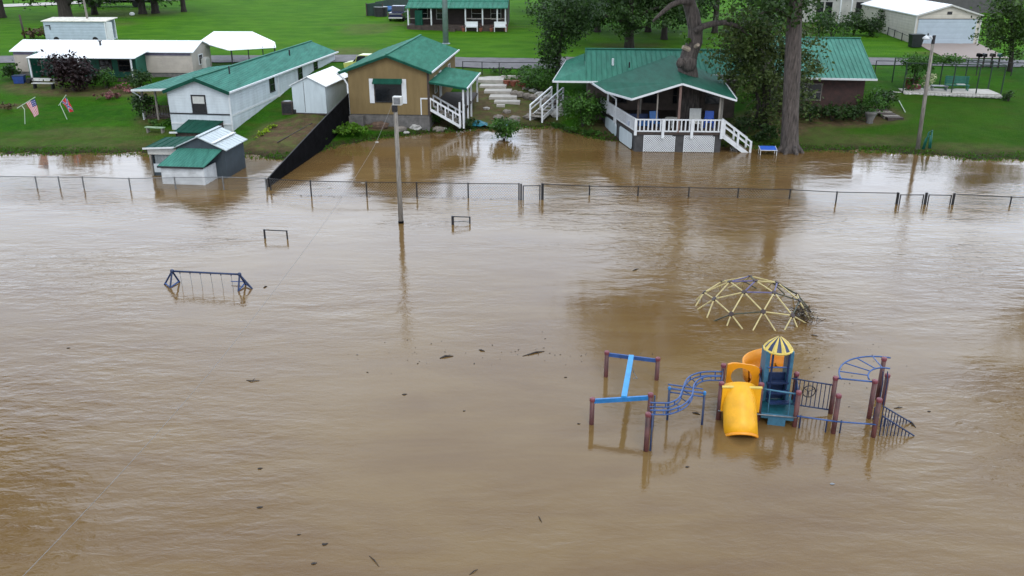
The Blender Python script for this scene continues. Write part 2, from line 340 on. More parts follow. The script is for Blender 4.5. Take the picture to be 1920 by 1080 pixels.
def terrain():
    nx,ny=len(XS),len(YS); V=[]; col=[]
    for y in YS:
        for x in XS:
            z=gz(x,y); V.append((x,y,z)); s=0
            for (cx,cy,rx,ry,st) in SOIL:
                d=((x-cx)/rx)**2+((y-cy)/ry)**2
                if d<1.6: s=max(s,st*min(1,max(0,(1.6-d)/1.0)))
            col.append(s)
    F=[(j*nx+i,j*nx+i+1,(j+1)*nx+i+1,(j+1)*nx+i) for j in range(ny-1) for i in range(nx-1)]
    me=bpy.data.meshes.new('terrain'); me.from_pydata(V,[],F); me.update()
    at_=me.attributes.new('soil','FLOAT','POINT'); at_.data.foreach_set('value',col)
    me.polygons.foreach_set('use_smooth',[True]*len(F))
    m=bpy.data.materials.new('lawn'); m.use_nodes=True; t=m.node_tree; n=t.nodes; l=t.links; b=n['Principled BSDF']
    b.inputs['Roughness'].default_value=.9; b.inputs['Specular IOR Level'].default_value=.04
    tc=n.new('ShaderNodeTexCoord')
    def noise(s,d=6,stretch=None):
        q=n.new('ShaderNodeTexNoise'); q.inputs['Scale'].default_value=s; q.inputs['Detail'].default_value=d; q.inputs['Roughness'].default_value=.65
        if stretch:
            mp=n.new('ShaderNodeMapping'); mp.inputs['Scale'].default_value=stretch; l.new(tc.outputs['Object'],mp.inputs[0]); l.new(mp.outputs[0],q.inputs['Vector'])
        else: l.new(tc.outputs['Object'],q.inputs['Vector'])
        return q.outputs['Fac']
    def mr(v,a,c,lo=0,hi=1):
        q=n.new('ShaderNodeMapRange'); q.inputs['From Min'].default_value=a; q.inputs['From Max'].default_value=c
        q.inputs['To Min'].default_value=lo; q.inputs['To Max'].default_value=hi; l.new(v,q.inputs[0]); return q.outputs[0]
    def mix(f,a,c):
        q=n.new('ShaderNodeMix'); q.data_type='RGBA'
        if isinstance(f,float): q.inputs[0].default_value=f
        else: l.new(f,q.inputs[0])
        for k,v in ((6,a),(7,c)):
            if isinstance(v,tuple): q.inputs[k].default_value=(v[0]*.70,v[1]*.72,v[2]*(.42 if v[1]>v[0]*1.15 else .68),1)
            else: l.new(v,q.inputs[k])
        return q.outputs[2]
    def math_(op,a,c):
        q=n.new('ShaderNodeMath'); q.operation=op
        for k,v in ((0,a),(1,c)):
            if isinstance(v,(int,float)): q.inputs[k].default_value=v
            else: l.new(v,q.inputs[k])
        return q.outputs[0]
    g=mix(mr(noise(1.4),.35,.65),(.026,.110,.009),(.050,.165,.012))
    g=mix(mr(noise(.11,4),.42,.66),g,(.068,.205,.013))
    g=mix(math_('MULTIPLY',mr(noise(.33,5,(1,2,1)),.50,.68),.8),g,(.085,.115,.028))      # tired patches
    g=mix(math_('MULTIPLY',mr(noise(.6,6,(1,1.8,1)),.50,.72),.6),g,(.022,.075,.010))
    g=mix(mr(noise(7,4),.35,.7,0,.55),g,(.018,.070,.007))
    sy=n.new('ShaderNodeSeparateXYZ'); l.new(tc.outputs['Object'],sy.inputs[0])
    g=mix(math_('MULTIPLY',mr(math_('ADD',sy.outputs[1],math_('MULTIPLY',noise(.2),3.0)),91.5,95),.72),g,mix(mr(noise(.25,6,(1,2.2,1)),.38,.62),(.060,.185,.014),(.115,.275,.022)))   # the lawn across the road is a lighter, mown grass
    g=mix(math_('MULTIPLY',mr(sy.outputs[0],16,24),mr(math_('SUBTRACT',80.0,sy.outputs[1]),0,6,0,.5)),g,mix(mr(noise(.8,6),.4,.62),(.030,.072,.008),(.050,.085,.016)))    # the unmown right-hand yard
    sa=n.new('ShaderNodeAttribute'); sa.attribute_name='soil'
    sf=math_('MULTIPLY',sa.outputs['Fac'],mr(noise(.9,6),.22,.44))
    d=mix(mr(noise(2.2),.35,.65),(.20,.125,.078),(.085,.062,.038))
    d=mix(mr(noise(1.1),.5,.6),d,(.16,.155,.06))
    g=mix(sf,g,d)
    sx=n.new('ShaderNodeSeparateXYZ'); l.new(tc.outputs['Object'],sx.inputs[0])
    e=mr(math_('ADD',sx.outputs[2],math_('MULTIPLY',noise(1.3,5),-.35)),-.16,.05,1,0)           # silt left at the water's edge
    g=mix(e,g,(.055,.042,.024))
    l.new(g,b.inputs['Base Color'])
    bp=n.new('ShaderNodeBump'); bp.inputs['Strength'].default_value=.9; bp.inputs['Distance'].default_value=.12
    l.new(noise(9,5),bp.inputs['Height']); l.new(bp.outputs[0],b.inputs['Normal'])
    me.materials.append(m)
    o=bpy.data.objects.new('ground',me); C.objects.link(o); o['kind']='structure'
terrain()
def water():
    m=bpy.data.materials.new('muddy_water'); m.use_nodes=True; t=m.node_tree; n=t.nodes; l=t.links; b=n['Principled BSDF']
    b.inputs['Roughness'].default_value=.05; b.inputs['IOR'].default_value=1.333
    tc=n.new('ShaderNodeTexCoord')
    def noise(s,d=4,st=(1,1,1),rot=0,rough=.55,dist=0):
        mp=n.new('ShaderNodeMapping'); mp.inputs['Scale'].default_value=st; mp.inputs['Rotation'].default_value=(0,0,R(rot)); l.new(tc.outputs['Object'],mp.inputs[0])
        q=n.new('ShaderNodeTexNoise'); q.inputs['Scale'].default_value=s; q.inputs['Detail'].default_value=d; q.inputs['Roughness'].default_value=rough; q.inputs['Distortion'].default_value=dist
        l.new(mp.outputs[0],q.inputs['Vector']); return q.outputs['Fac']
    def mr(v,a,c,lo=0,hi=1):
        q=n.new('ShaderNodeMapRange'); q.inputs['From Min'].default_value=a; q.inputs['From Max'].default_value=c
        q.inputs['To Min'].default_value=lo; q.inputs['To Max'].default_value=hi; l.new(v,q.inputs[0]); return q.outputs[0]
    x=n.new('ShaderNodeMix'); x.data_type='RGBA'; x.inputs[6].default_value=(.126,.071,.024,1); x.inputs[7].default_value=(.162,.101,.038,1)
    st=n.new('ShaderNodeMath'); st.operation='MULTIPLY_ADD'; l.new(mr(noise(.35,6,(.35,1.5,1),8,.65,1.2),.35,.65,-.35,.35),st.inputs[0]); st.inputs[1].default_value=1.0; l.new(mr(noise(.09,5,(1,1.6,1),20,.6,.6),.35,.65),st.inputs[2]); st.use_clamp=True   # silt carried in streaks
    l.new(st.outputs[0],x.inputs[0]); l.new(x.outputs[2],b.inputs['Base Color'])
    def bump(h,dist,strength,prev=None):
        q=n.new('ShaderNodeBump'); q.inputs['Distance'].default_value=dist
        if isinstance(strength,float): q.inputs['Strength'].default_value=strength
        else: l.new(strength,q.inputs['Strength'])
        l.new(h,q.inputs['Height'])
        if prev: l.new(prev,q.inputs['Normal'])
        return q.outputs[0]
    rough_patch=mr(noise(.055,3,(1,1.4,1),35,.5,.8),.42,.62,.12,1.0)     # where the breeze or current roughens the surface
    a=bump(noise(.8,3,(.55,1.25,1),14),.07,rough_patch)
    a=bump(noise(2.6,4,(.55,1.2,1),-12,.6,.4),.030,rough_patch,a)
    a=bump(noise(.25,2,(.6,1.3,1),5),.06,.5,a)
    a=bump(noise(8.5,3,(.7,1.2,1),30,.6),.0035,mr(noise(.12,3,(1,1,1),70),.4,.6,.25,1.0),a)
    l.new(a,b.inputs['Normal'])
    mb=MB(); mb.add([(-420,-80,0),(420,-80,0),(420,120,0),(-420,120,0)],[(0,1,2,3)])
    o=mb.build('flood_water',m,base=(0,0,0)); o['kind']='structure'
water()
def strip(name,mt,centre,wd,lift=.05,step=1.0,cross=4,kind='structure'):
    """a road or path laid on the terrain along centre points"""
    P=[Vector((p[0],p[1])) for p in centre]; pts=[]
    for a,b in zip(P,P[1:]):
        k=max(1,int((b-a).length/step)); pts+=[a.lerp(b,i/k) for i in range(k)]
    pts.append(P[-1]); V=[];F=[]
    for i,p in enumerate(pts):
        d=(pts[min(i+1,len(pts)-1)]-pts[max(i-1,0)]).normalized(); s=Vector((-d.y,d.x))
        for j in range(cross+1):
            q=p+s*wd*(j/cross-.5); V.append((q.x,q.y,gz(q.x,q.y)+lift))
    c=cross+1
    F=[(i*c+j,i*c+j+1,(i+1)*c+j+1,(i+1)*c+j) for i in range(len(pts)-1) for j in range(cross)]
    o=MB().add(V,F).build(name,mt,base=V[0],smooth=True); o['kind']=kind; return o
strip('road',M['asphalt'],[(-130,88),(-90,89.3),(-50,89.6),(-.5,90.2),(25,89.2),(48,86.9),(80,82),(130,70)],4.4,.07,.8,6)
a=[on(0,12)[:2],on(90,8)[:2],on(180,4)[:2],on(262,1)[:2]]
strip('far_road',M['concrete'],[(a[0][0]-40,a[0][1]-6)]+a+[(a[3][0]+60,a[3][1]+26)],4.5,.10,1.5,4)
def ground_poly(name,mt,px,lift=.06,n=14):
    """a four-cornered sheet laid on the terrain (corners as picture points on the ground)"""
    A,B,D,E=[Vector(on(*p)[:2]) for p in px]; V=[]
    for j in range(n+1):
        for i in range(n+1):
            q=A.lerp(B,i/n).lerp(E.lerp(D,i/n),j/n); V.append((q.x,q.y,gz(q.x,q.y)+lift))
    c=n+1
    o=MB().add(V,[(j*c+i,j*c+i+1,(j+1)*c+i+1,(j+1)*c+i) for j in range(n) for i in range(n)]).build(name,mt,base=V[0],smooth=True)
    o['kind']='structure'; return o
ground_poly('driveway',M['drive'],[(1775,111),(1893,110),(1832,81),(1712,81)],.06)
# ------------------------------------------------------------------ foliage
def leaves(name,blobs,n,size,mt,parent=None,seed=1,clump=.5,per=16,base=None,hollow=.5,flat=1.0):
    g=np.random.default_rng(seed); B=np.array([b[:6] for b in blobs],float)
    wt=np.array([(b[6] if len(b)>6 else 1)*(b[3]*b[4]*b[5])**(2/3) for b in blobs]); wt/=wt.sum()
    nc=max(1,n//per); k=g.choice(len(B),nc,p=wt)
    d=g.normal(size=(nc,3)); d/=np.linalg.norm(d,axis=1)[:,None]
    r=(hollow**3+(1-hollow**3)*g.random(nc))**(1/3)*(1+.12*g.normal(size=nc))
    cc=B[k,:3]+d*r[:,None]*B[k,3:]
    cs=clump*(.5+g.random(nc)); m=g.integers(per//2,per*3//2+1,nc)
    idx=np.repeat(np.arange(nc),m); N_=len(idx)
    c=cc[idx]+g.normal(size=(N_,3))*cs[idx][:,None]*np.array([1,1,.62*flat])
    nr=g.normal(size=(N_,3))*.75+np.array([0,0,.75])+d[idx]*.35; nr/=np.linalg.norm(nr,axis=1)[:,None]
    a=np.cross(nr,g.normal(size=(N_,3))); a/=np.linalg.norm(a,axis=1)[:,None]; b=np.cross(nr,a)
    s=size*(.4+1.0*g.random(N_)**1.3)[:,None]
    V=np.stack([c-a*s*.5,c+b*s*.28,c+a*s*.5,c-b*s*.28],1).reshape(-1,3)
    o0=np.array(BASE[parent.name] if parent else base,float); V=V-o0
    me=bpy.data.meshes.new(name); me.vertices.add(4*N_); me.vertices.foreach_set('co',V.ravel())
    me.loops.add(4*N_); me.loops.foreach_set('vertex_index',np.arange(4*N_)); me.polygons.add(N_)
    me.polygons.foreach_set('loop_start',np.arange(N_)*4); me.polygons.foreach_set('loop_total',np.full(N_,4)); me.update(calc_edges=True)
    me.materials.append(mt); o=bpy.data.objects.new(name,me); C.objects.link(o)
    if parent: o.parent=parent
    else: o.location=o0
    BASE[o.name]=tuple(o0); return o
def wood(parent,trunk,limbs,mt,n=9):
    mb=MB(); mb.path([p[:3] for p in trunk],[p[3] for p in trunk],n)
    for l in limbs: mb.path([p[:3] for p in l],[p[3] for p in l],6)
    return mb.build('trunk',mt,parent,True)
def simple_tree(label,base,h,cr,seed,lf='oak',bark='bark',tr=.3,n=5000,size=.34,group=None,ch=None,lo=.35,name='shade_tree',cat='tree',lean=(0,0)):
    g=random.Random(seed); x,y,z=base; ch=ch or h*.55
    t=thing(name,label,cat,base,group)
    cx,cy=x+lean[0],y+lean[1]
    trunk=[(x,y,z-.4,tr*1.5),(x,y,z+.5,tr*1.05),(x+lean[0]*.3,y+lean[1]*.3,z+h*.3,tr*.85),(cx,cy,z+h*.6,tr*.55),(cx,cy,z+h*.9,tr*.15)]
    limbs=[];bl=[]
    for i in range(7):
        a=2*math.pi*i/7+g.uniform(-.4,.4); zz=z+h*g.uniform(lo,.75); q=cr*g.uniform(.45,.75)
        e=(cx+math.cos(a)*q,cy+math.sin(a)*q,zz+h*g.uniform(.02,.16))
        limbs.append([(x+lean[0]*.5,y+lean[1]*.5,zz-h*.12,tr*.4),((cx+e[0])/2,(cy+e[1])/2,zz+.02*h,tr*.25),(*e,tr*.08)])
        s=g.uniform(.38,.58)*cr; bl.append((*e,s,s,s*g.uniform(.55,.8)))
    bl.append((cx,cy,z+h-ch*.35,cr*.6,cr*.6,ch*.33))
    wood(t,trunk,limbs,M[bark])
    leaves('crown',bl,n,size,LF[lf],t,seed,clump=cr*.13)
    return t
def shrub(name,label,px,py,wd,h,lf='mid',n=900,size=.2,seed=1,cat='shrub',group=None,dp=None,off=(0,0,0),stem=True,k=4,base=None):
    b=base or on(px,py); b=(b[0]+off[0],b[1]+off[1],b[2]+off[2]); g=random.Random(seed)
    t=thing(name,label,cat,b,group); dp=dp or wd
    if stem:
        mb=MB()
        for i in range(3):
            a=g.uniform(0,6.28); mb.path([(b[0],b[1],b[2]-.15),(b[0]+math.cos(a)*wd*.12,b[1]+math.sin(a)*dp*.12,b[2]+h*.4),(b[0]+math.cos(a)*wd*.25,b[1]+math.sin(a)*dp*.25,b[2]+h*.75)],[.05,.035,.015],5)
        mb.build('stem',M['bark_dark'],t)
    bl=[(b[0],b[1],b[2]+h*.5,wd*.4,dp*.4,h*.45)]
    for i in range(k):
        a=6.28*i/k+g.uniform(-.5,.5); s=g.uniform(.2,.3)
        bl.append((b[0]+math.cos(a)*wd*.27,b[1]+math.sin(a)*dp*.27,b[2]+h*g.uniform(.3,.7),wd*s,dp*s,h*s*1.1))
    leaves('foliage',bl,n,size,LF[lf],t,seed,clump=min(wd,h)*.11,hollow=.45)
    return t

def grass():
    g=np.random.default_rng(5); P=[]
    def near(n,x0,x1,d0,d1,pw=1.0):
        k=0
        while k<n:
            x=g.uniform(x0,x1); d=d0+(d1-d0)*g.random()**pw; y=shore_y(x)+d; z=gz(x,y)
            if z<-.12: continue
            s=max([st*max(0,1-((x-cx)/rx)**2-((y-cy)/ry)**2) for (cx,cy,rx,ry,st) in SOIL]+[0])
            if g.random()<s*1.1: continue
            if abs(y-90)<2.6: continue
            P.append((x,y,max(z,-.03))); k+=1
    near(9000,-46,48,-.8,1.1)
    P=np.array(P); n=len(P); hgt=.04+.10*g.random(n)**2+.04*(np.sin(P[:,0]*.8)*np.sin(P[:,1]*.9+2)>.5); a=g.random(n)*6.28; w_=.03+.05*g.random(n)
    dx=np.stack([np.cos(a)*w_,np.sin(a)*w_,np.zeros(n)],1); ln=np.stack([g.normal(0,.05,n),g.normal(0,.05,n),hgt],1)
    V=np.stack([P-dx,P+dx,P+ln+dx*.25,P+ln-dx*.25],1).reshape(-1,3)
    me=bpy.data.meshes.new('grass'); me.vertices.add(4*n); me.vertices.foreach_set('co',V.ravel()); me.loops.add(4*n); me.loops.foreach_set('vertex_index',np.arange(4*n)); me.polygons.add(n)
    me.polygons.foreach_set('loop_start',np.arange(n)*4); me.polygons.foreach_set('loop_total',np.full(n,4)); me.update(calc_edges=True)
    me.materials.append(leafmat('grass_blades',(.034,.125,.010),(.085,.20,.020),.5)); o=bpy.data.objects.new('grass',me); C.objects.link(o)
    tag(o,'short grass tufts growing along the lawn edge and out into the flood','grass',kind='stuff')
grass()
def flotsam():
    g=random.Random(17); mb=MB()
    def bit(x,y,s):
        a=g.uniform(0,6.28); d=Vector((math.cos(a),math.sin(a),0)); q=Vector((-d.y,d.x,0))*s*g.uniform(.15,.5); z=max(gz(x,y),0)+.012; c=Vector((x,y,z)); d*=s
        mb.add([tuple(c-d-q),tuple(c+d-q*.6),tuple(c+d*.8+q),tuple(c-d*.7+q*.8),tuple(c+Vector((0,0,s*.35)))],[(0,1,4),(1,2,4),(2,3,4),(3,0,4)])
    for i in range(520):
        x=g.uniform(-36,40); y=shore_y(x)+g.gauss(-.05,.35); bit(x,y,g.uniform(.03,.11))
    for i in range(170):
        t_=g.random(); p=at(508+470*t_,367+8*t_+g.gauss(0,1.5)); bit(p[0],p[1]+.1,g.uniform(.02,.07))
    for i in range(60):
        p=at(g.gauss(930,160),g.gauss(665,14)); bit(p[0],p[1],g.uniform(.015,.05))
    for i in range(60):
        p=at(g.gauss(1560,60),g.gauss(690,40)); bit(p[0],p[1],g.uniform(.012,.04))
    o=mb.build('flotsam',M['drift'],base=(0,0,0)); tag(o,'scattered twigs and leaf litter washed along the flood edge and fences','litter',kind='stuff')
flotsam()
# ------------------------------------------------------------------ building helpers
def window(F,parent,u0,u1,c0,c1,v,fm='white',fw=.07,mull=True,name='window'):
    mb=MB(F)
    mb.box(u0-fw,u1+fw,v-.05,v+.03,c1,c1+fw); mb.box(u0-fw,u1+fw,v-.07,v+.03,c0-fw,c0)
    mb.box(u0-fw,u0,v-.05,v+.03,c0,c1); mb.box(u1,u1+fw,v-.05,v+.03,c0,c1)
    if mull: mb.box(u0,u1,v-.04,v+.01,(c0+c1)/2-.03,(c0+c1)/2+.03)
    o=mb.build(name,M[fm],parent); MB(F).box(u0+.002,u1-.002,v-.012,v+.02,c0+.002,c1-.002).build('pane',M['glass'],o); return o
def railing(F,p,q,parent,mt,h=.9,gap=.28,bw=.05,name='railing',bottom=.1,posts=()):
    mb=MB(F); P,Q=Vector(p),Vector(q); n=max(2,int((Q-P).length/gap))
    mb.beam(P+Vector((0,0,h)),Q+Vector((0,0,h)),.11,.08); mb.beam(P+Vector((0,0,bottom)),Q+Vector((0,0,bottom)),.06,.09)
    for i in range(1,n):
        a=P.lerp(Q,i/n); mb.box(a.x-bw/2,a.x+bw/2,a.y-bw/2,a.y+bw/2,a.z+bottom,a.z+h)
    return mb.build(name,M[mt],parent)
def posts(F,parent,mt,spots,w=.11,name='post'):
    for (u,v,c0,c1) in spots:
        MB(F).box(u-w/2,u+w/2,v-w/2,v+w/2,c0,c1).build(name,M[mt],parent)
# ------------------------------------------------------------------ white-roofed trailer home, far left
F=Fr(-44.75,81.8,0,-3)
t=thing('mobile_home','long cream mobile home with bright white roof and dark green porch','house',F((8,2,2.4)))
MB(F).gable(0,16.3,0,4.5,2.75,4.6,5.2,'u').build('wall',M['cream'],t)
MB(F).box(.06,16.24,.06,4.44,1.6,2.75).build('skirting',M['block'],t)
o=MB(F).sheet((-.2,-.22,4.58),(16.55,-.22,4.58),(16.55,2.25,5.32),(-.2,2.25,5.32),.07,1.1,.025).sheet((16.55,4.72,4.58),(-.2,4.72,4.58),(-.2,2.25,5.32),(16.55,2.25,5.32),.07,1.1,.025).build('roof',M['white_roof'],t)
MB(F).tube((7.6,1.1,4.9),(7.6,1.1,5.35),.09).box(7.45,7.75,.95,1.25,5.32,5.4).build('vent',M['dark_metal'],o)
M['mauve']=mat('mauve_trim',(.13,.11,.17))
for a_,b_ in ((0,3.0),(10.9,16.2)): MB(F).box(a_,b_,-.03,0,4.25,4.5).build('trim_band',M['mauve'],t)
window(F.sub(16.3,0,0,90),t,1.5,2.4,3.3,4.1,-.001,'white',mull=False)
MB(F).box(16.3,16.75,2.0,3.0,2.9,3.7).box(16.35,16.7,2.1,2.9,3.7,3.8).build('air_conditioner',M['chair_white'],t)
MB(F).box(1.6,1.7,-.04,.0,2.8,4.2).build('downspout',M['white'],t)
P0=2.3;P1_=12.0
MB(F).sheet((P0,-2.0,4.25),(P1_,-2.0,4.25),(P1_+.6,-.24,4.72),(P0+.9,-.24,4.72),.06,1.0,.025).build('porch_roof',M['white_roof'],t)
posts(F,t,'white',[(2.45,-1.85,1.6,4.2),(6.9,-1.85,1.6,4.2),(11.6,-1.85,1.6,4.2)],.12,'porch_post')
MB(F).prism([(12.0,-1.85,1.8),(12.0,-1.85,4.2),(12.0,-.02,4.62),(12.0,-.02,1.8)],(.08,0,0)).build('porch_end_wall',M['green_wall'],t)
MB(F).box(2.45,11.98,-.08,-.03,2.3,4.3).build('porch_back_wall',M['green_wall'],t)
MB(F).prism([(2.3,-1.85,1.8),(2.3,-1.85,4.2),(2.3,-.02,4.62),(2.3,-.02,1.8)],(.08,0,0)).build('porch_end_wall',M['green_wall'],t)
MB(F).box(2.5,11.9,-1.8,-.1,1.4,2.3).build('porch_floor',M['dark_wood'],t)
for a in (7.9,9.6): window(F,t,a,a+1.0,2.9,3.8,-.09,'dark_wood')
# open carport behind it
F=Fr(-27.6,85.6,0,-3)
t=thing('carport','white gabled carport roof on thin posts behind the trailer','carport',F((2.7,2,2.6)))
e=4.62
MB(F).sheet((-1.6,-.2,e+.35),(2.2,-3.1,e-.05),(2.2,3.8,e+.9),(-1.6,3.8,e+.9),.06,.8,.02).build('roof',M['white_roof'],t)
MB(F).sheet((2.2,-3.1,e-.05),(5.4,.6,e-.2),(4.2,4.2,e-.1),(2.2,3.8,e+.9),.06,.8,.02).build('roof',M['white_roof'],t)
for u,v in ((2.3,-2.8),(3.4,-1.4),(4.4,-.3),(5.2,.7),(4.2,4.0),(0,3.6)): MB(F).tube((u,v,2.2),(u,v,e-.05),.05).build('post',M['dark_metal'],t)
# storage container
b=on(100,77); F=Fr(b[0]-.4,102.2,0,-2)
t=thing('storage_trailer','grey corrugated storage box with pale roof and open end door','container',F((3,1,3.2)))
MB(F).box(0,6.9,0,.08,3.45,5.4).box(0,.08,.08,2.4,3.45,5.4).box(0,6.9,2.32,2.4,3.45,5.4).box(0,6.9,.08,2.32,3.3,3.45).build('body',mat('grey_blue_corrugated',(.40,.47,.53),.5,0,.08,1.5,bands=(2,.3,.03)),t)
MB(F).sheet((-.15,-.15,5.42),(7.1,-.15,5.42),(7.3,2.55,5.62),(-.15,2.55,5.62),.08,1.2,.02).build('roof',mat('cream_roof',(.66,.62,.53),.6),t)
MB(F).prism([(6.9,.1,3.45),(7.9,-.5,3.45),(7.9,-.5,5.35),(6.9,.1,5.35)],(.04,.07,0)).build('door',M['white'],t)
for u in (6.86,): MB(F).box(u,u+.12,-.04,.1,3.3,5.4).box(u,u+.12,2.3,2.44,3.3,5.4).build('door_frame',M['white'],t)
MB(F).box(.25,.75,-.1,0,4.9,4.97).box(.68,.75,-.1,0,4.5,4.97).build('hitch_bar',M['dark_metal'],t)
for u in (1.2,5.6): MB(F).tube((u,-.02,3.4),(u,.3,3.4),.33,n=14).build('wheel',M['rubber'],t)
# ------------------------------------------------------------------ white home with green roof, centre left
F=Fr(-25.4,66.1,0,-8)
t=thing('mobile_home','white mobile home with long green metal roof and dark shuttered gable window','house',F((2.4,8,1)))
W,D,e,r_=4.75,24.0,3.62,4.5
wl=MB(F).gable(0,W,0,D,.3,e,r_,'v').build('wall',M['siding_white'],t)
MB(F).sheet((-.2,-.25,e-.03),(W/2,-.25,r_+.05),(W/2,D+.25,r_+.05),(-.2,D+.25,e-.03),.07,.45,.03).build('roof',M['green_roof'],t)
rr=MB(F); rr.sheet((W+.2,D+.25,e-.03),(W+.2,-.25,e-.03),(W/2,-.25,r_+.05),(W/2,D+.25,r_+.05),.07,.45,.03)
rr=rr.build('roof',M['green_roof'],t)
MB(F).tube((W*.66,4,r_-.4),(W*.66,4,r_+.35),.06).tube((W*.7,16,r_-.4),(W*.7,16,r_+.2),.07).build('vent_pipe',M['dark_metal'],rr)
MB(F).beam((W/2,-.26,r_+.1),(W/2,D+.26,r_+.1),.22,.05).build('ridge_cap',M['green_light'],rr)
MB(F).beam((-.2,-.28,e-.14),(W/2,-.28,r_-.06),.05,.24).beam((W/2,-.28,r_-.06),(W+.2,-.28,e-.14),.05,.24).build('gable_fascia',M['green_dull'],t)
MB(F).beam((W+.26,-.3,e-.06),(W+.26,D+.3,e-.06),.12,.12).build('gutter',M['white'],t)
for v_,z_ in ((-.03,.5),(9.25,1.7)): MB(F).box(W,W+.09,v_-.05,v_+.05,z_,e-.1).build('downspout',M['white'],t)
MB(F).box(W,W+.03,.1,D-.1,1.72,1.86).build('side_trim',M['white'],t)
MB(F).box(-.02,W-.05,-.05,0,1.86,1.95).build('gable_trim',M['dark_metal'],t)
MB(F).box(.02,W-.05,-.04,0,1.12,1.24).build('skirting_trim',M['white'],t)
wd=window(F,t,1.92,2.85,2.05,3.2,0,'dark_metal',.1)
MB(F).box(1.93,2.84,-.03,-.005,2.66,3.19).build('blind',M['chair_white'],wd)
Fs=F.sub(W,0,0,90)
for u in (7.6,14.0,18.0): window(Fs,t,u,u+.9,2.35,3.4,0,'dark_metal',.06)
# porch on its far side
MB(F).sheet((-3.7,1.6,3.28),(-.1,.4,3.6),(-.1,15,3.6),(-3.6,14.5,3.28),.07,.6,.03).build('porch_roof',M['green_roof'],t)
MB(F).beam((-3.72,1.55,3.24),(-.1,.35,3.56),.05,.16).beam((-3.75,1.55,3.22),(-3.65,14.5,3.22),.08,.12).build('porch_gutter',M['white'],t)
posts(F,t,'grey_wood',[(-3.3,2.2,.3,3.2),(-2.1,2.0,.3,3.3),(-3.3,6,.7,3.2),(-3.3,10,1.2,3.2)],.13,'porch_post')
MB(F).path([(-3.72,1.6,3.15),(-3.3,1.9,2.75),(-3.28,1.95,.4)],.06).build('downspout',M['white'],t)
MB(F).box(-3.2,-.05,2.2,14,.3,1.15).build('porch_floor',M['dark_wood'],t)
railing(F,(-3.2,2.15,1.15),(-.1,2.15,1.15),t,'dark_wood',.85,.2,.05,'porch_railing')
# low lean-to below the gable, then sheds standing in the water
r4=[at(326,247,1.2),at(386,249,1.2),at(434,216,1.55),at(362,217,1.55)]
t=thing('lean_to_roof','low dark green lean-to roof against the white gable end','shed',(r4[0][0]+1,r4[0][1]+1,.3))
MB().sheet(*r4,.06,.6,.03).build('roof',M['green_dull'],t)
f0,f1=Vector(r4[0]),Vector(r4[1])
MB().prism([(f0.x+.15,f0.y+.15,0),(f1.x-.1,f1.y+.15,0),(f1.x-.1,f1.y+.15,1.14),(f0.x+.15,f0.y+.15,1.14)],(0,.06,0)).build('wall',M['dark_wood'],t)
for c_,e_ in ((r4[0],r4[3]),(r4[1],r4[2])): MB().prism([(c_[0],c_[1]+.22,.1),(e_[0],e_[1],.3),(e_[0],e_[1],1.48),(c_[0],c_[1]+.22,1.14)],(.06 if c_ is r4[0] else -.06,0,0)).build('wall',M['dark_wood'],t)
MB().box(r4[0][0]-.3,r4[0][0]+.25,r4[0][1]-.12,r4[0][1]-.02,1.1,1.2).build('gutter',M['white'],t)
F=Fr(-21.3,54.7,0,-7)
t=thing('grey_shed','grey gabled shed with tin roof standing in the flood water','shed',F((1.7,1.5,0)))
sx0,sx1,sv0,sv1=.35,3.5,.0,2.9
MB(F).gable(sx0,sx1,sv0,sv1,-.6,1.88,2.55,'v').build('wall',M['grey_wall'],t)
rr=MB(F); mu=(sx0+sx1)/2
rr.sheet((sx0-.2,-.2,1.84),(mu,-.2,2.62),(mu,3.15,2.62),(sx0-.2,3.15,1.84),.05,.4,.02); rr.sheet((sx1+.22,3.15,1.82),(sx1+.22,-.2,1.82),(mu,-.2,2.62),(mu,3.15,2.62),.05,.4,.02)
rr=rr.build('roof',M['tin'],t); MB(F).beam((mu,-.2,2.63),(mu,3.15,2.63),.25,.04).build('ridge_cap',M['tin'],rr)
MB(F).beam((mu+.95,-.18,2.25),(mu+.95,3.1,2.25),.22,.05).build('roof_seam',M['white'],rr)
MB(F).sheet((.0,-1.9,1.16),(2.95,-1.9,1.16),(3.4,-.02,1.86),(.55,-.02,1.86),.05,.21,.03).build('lean_to_roof',M['green_roof'],t)
MB(F).beam((0,-1.93,1.1),(2.95,-1.93,1.1),.04,.1).build('fascia',M['dark_metal'],t)
MB(F).box(.12,2.85,-1.75,-1.68,-.5,1.06).box(.12,.19,-1.68,-.02,-.5,1.06).box(2.78,2.85,-1.68,-.02,-.5,1.0).build('lean_to_wall',mat('white_plank_siding',(.60,.62,.63),.65,0,.14,2,bands=(2,.24,.02)),t)
MB(F).box(2.72,2.88,-1.78,-1.75,-.4,1.06).build('corner_board',M['white'],t)
F=Fr(-22.75,55.0,0,-5)
t=thing('boat_shed','low open-fronted shed with green roof and white fascia in the water','shed',F((1,1,0)))
MB(F).sheet((-.25,-.25,1.80),(1.9,-.25,1.9),(2.0,2.4,2.05),(0,2.4,1.95),.05,.5,.03).build('roof',M['green_dull'],t)
MB(F).beam((-.3,-.28,1.78),(1.75,-.28,1.88),.05,.1).build('fascia',M['white'],t)
MB(F).box(-.1,1.75,-.08,0,1.38,1.75).build('header_board',M['chair_white'],t)
MB(F).box(.25,1.7,.05,.12,.75,1.38).build('slat_panel',mat('grey_slats',(.22,.25,.26),.6,0,.15,2,bands=(0,.22,.05)),t)
MB(F).box(.12,1.7,0,.06,.22,.76).build('front_board',M['siding_white'],t)
MB(F).box(.12,1.7,.01,.08,-.6,.22).box(.05,.12,.06,2.3,-.6,1.78).box(1.68,1.74,.12,2.3,-.6,1.8).build('wall',M['grey_wall'],t)
posts(F,t,'grey_wood',[(.02,-.03,-.6,1.4)],.12)
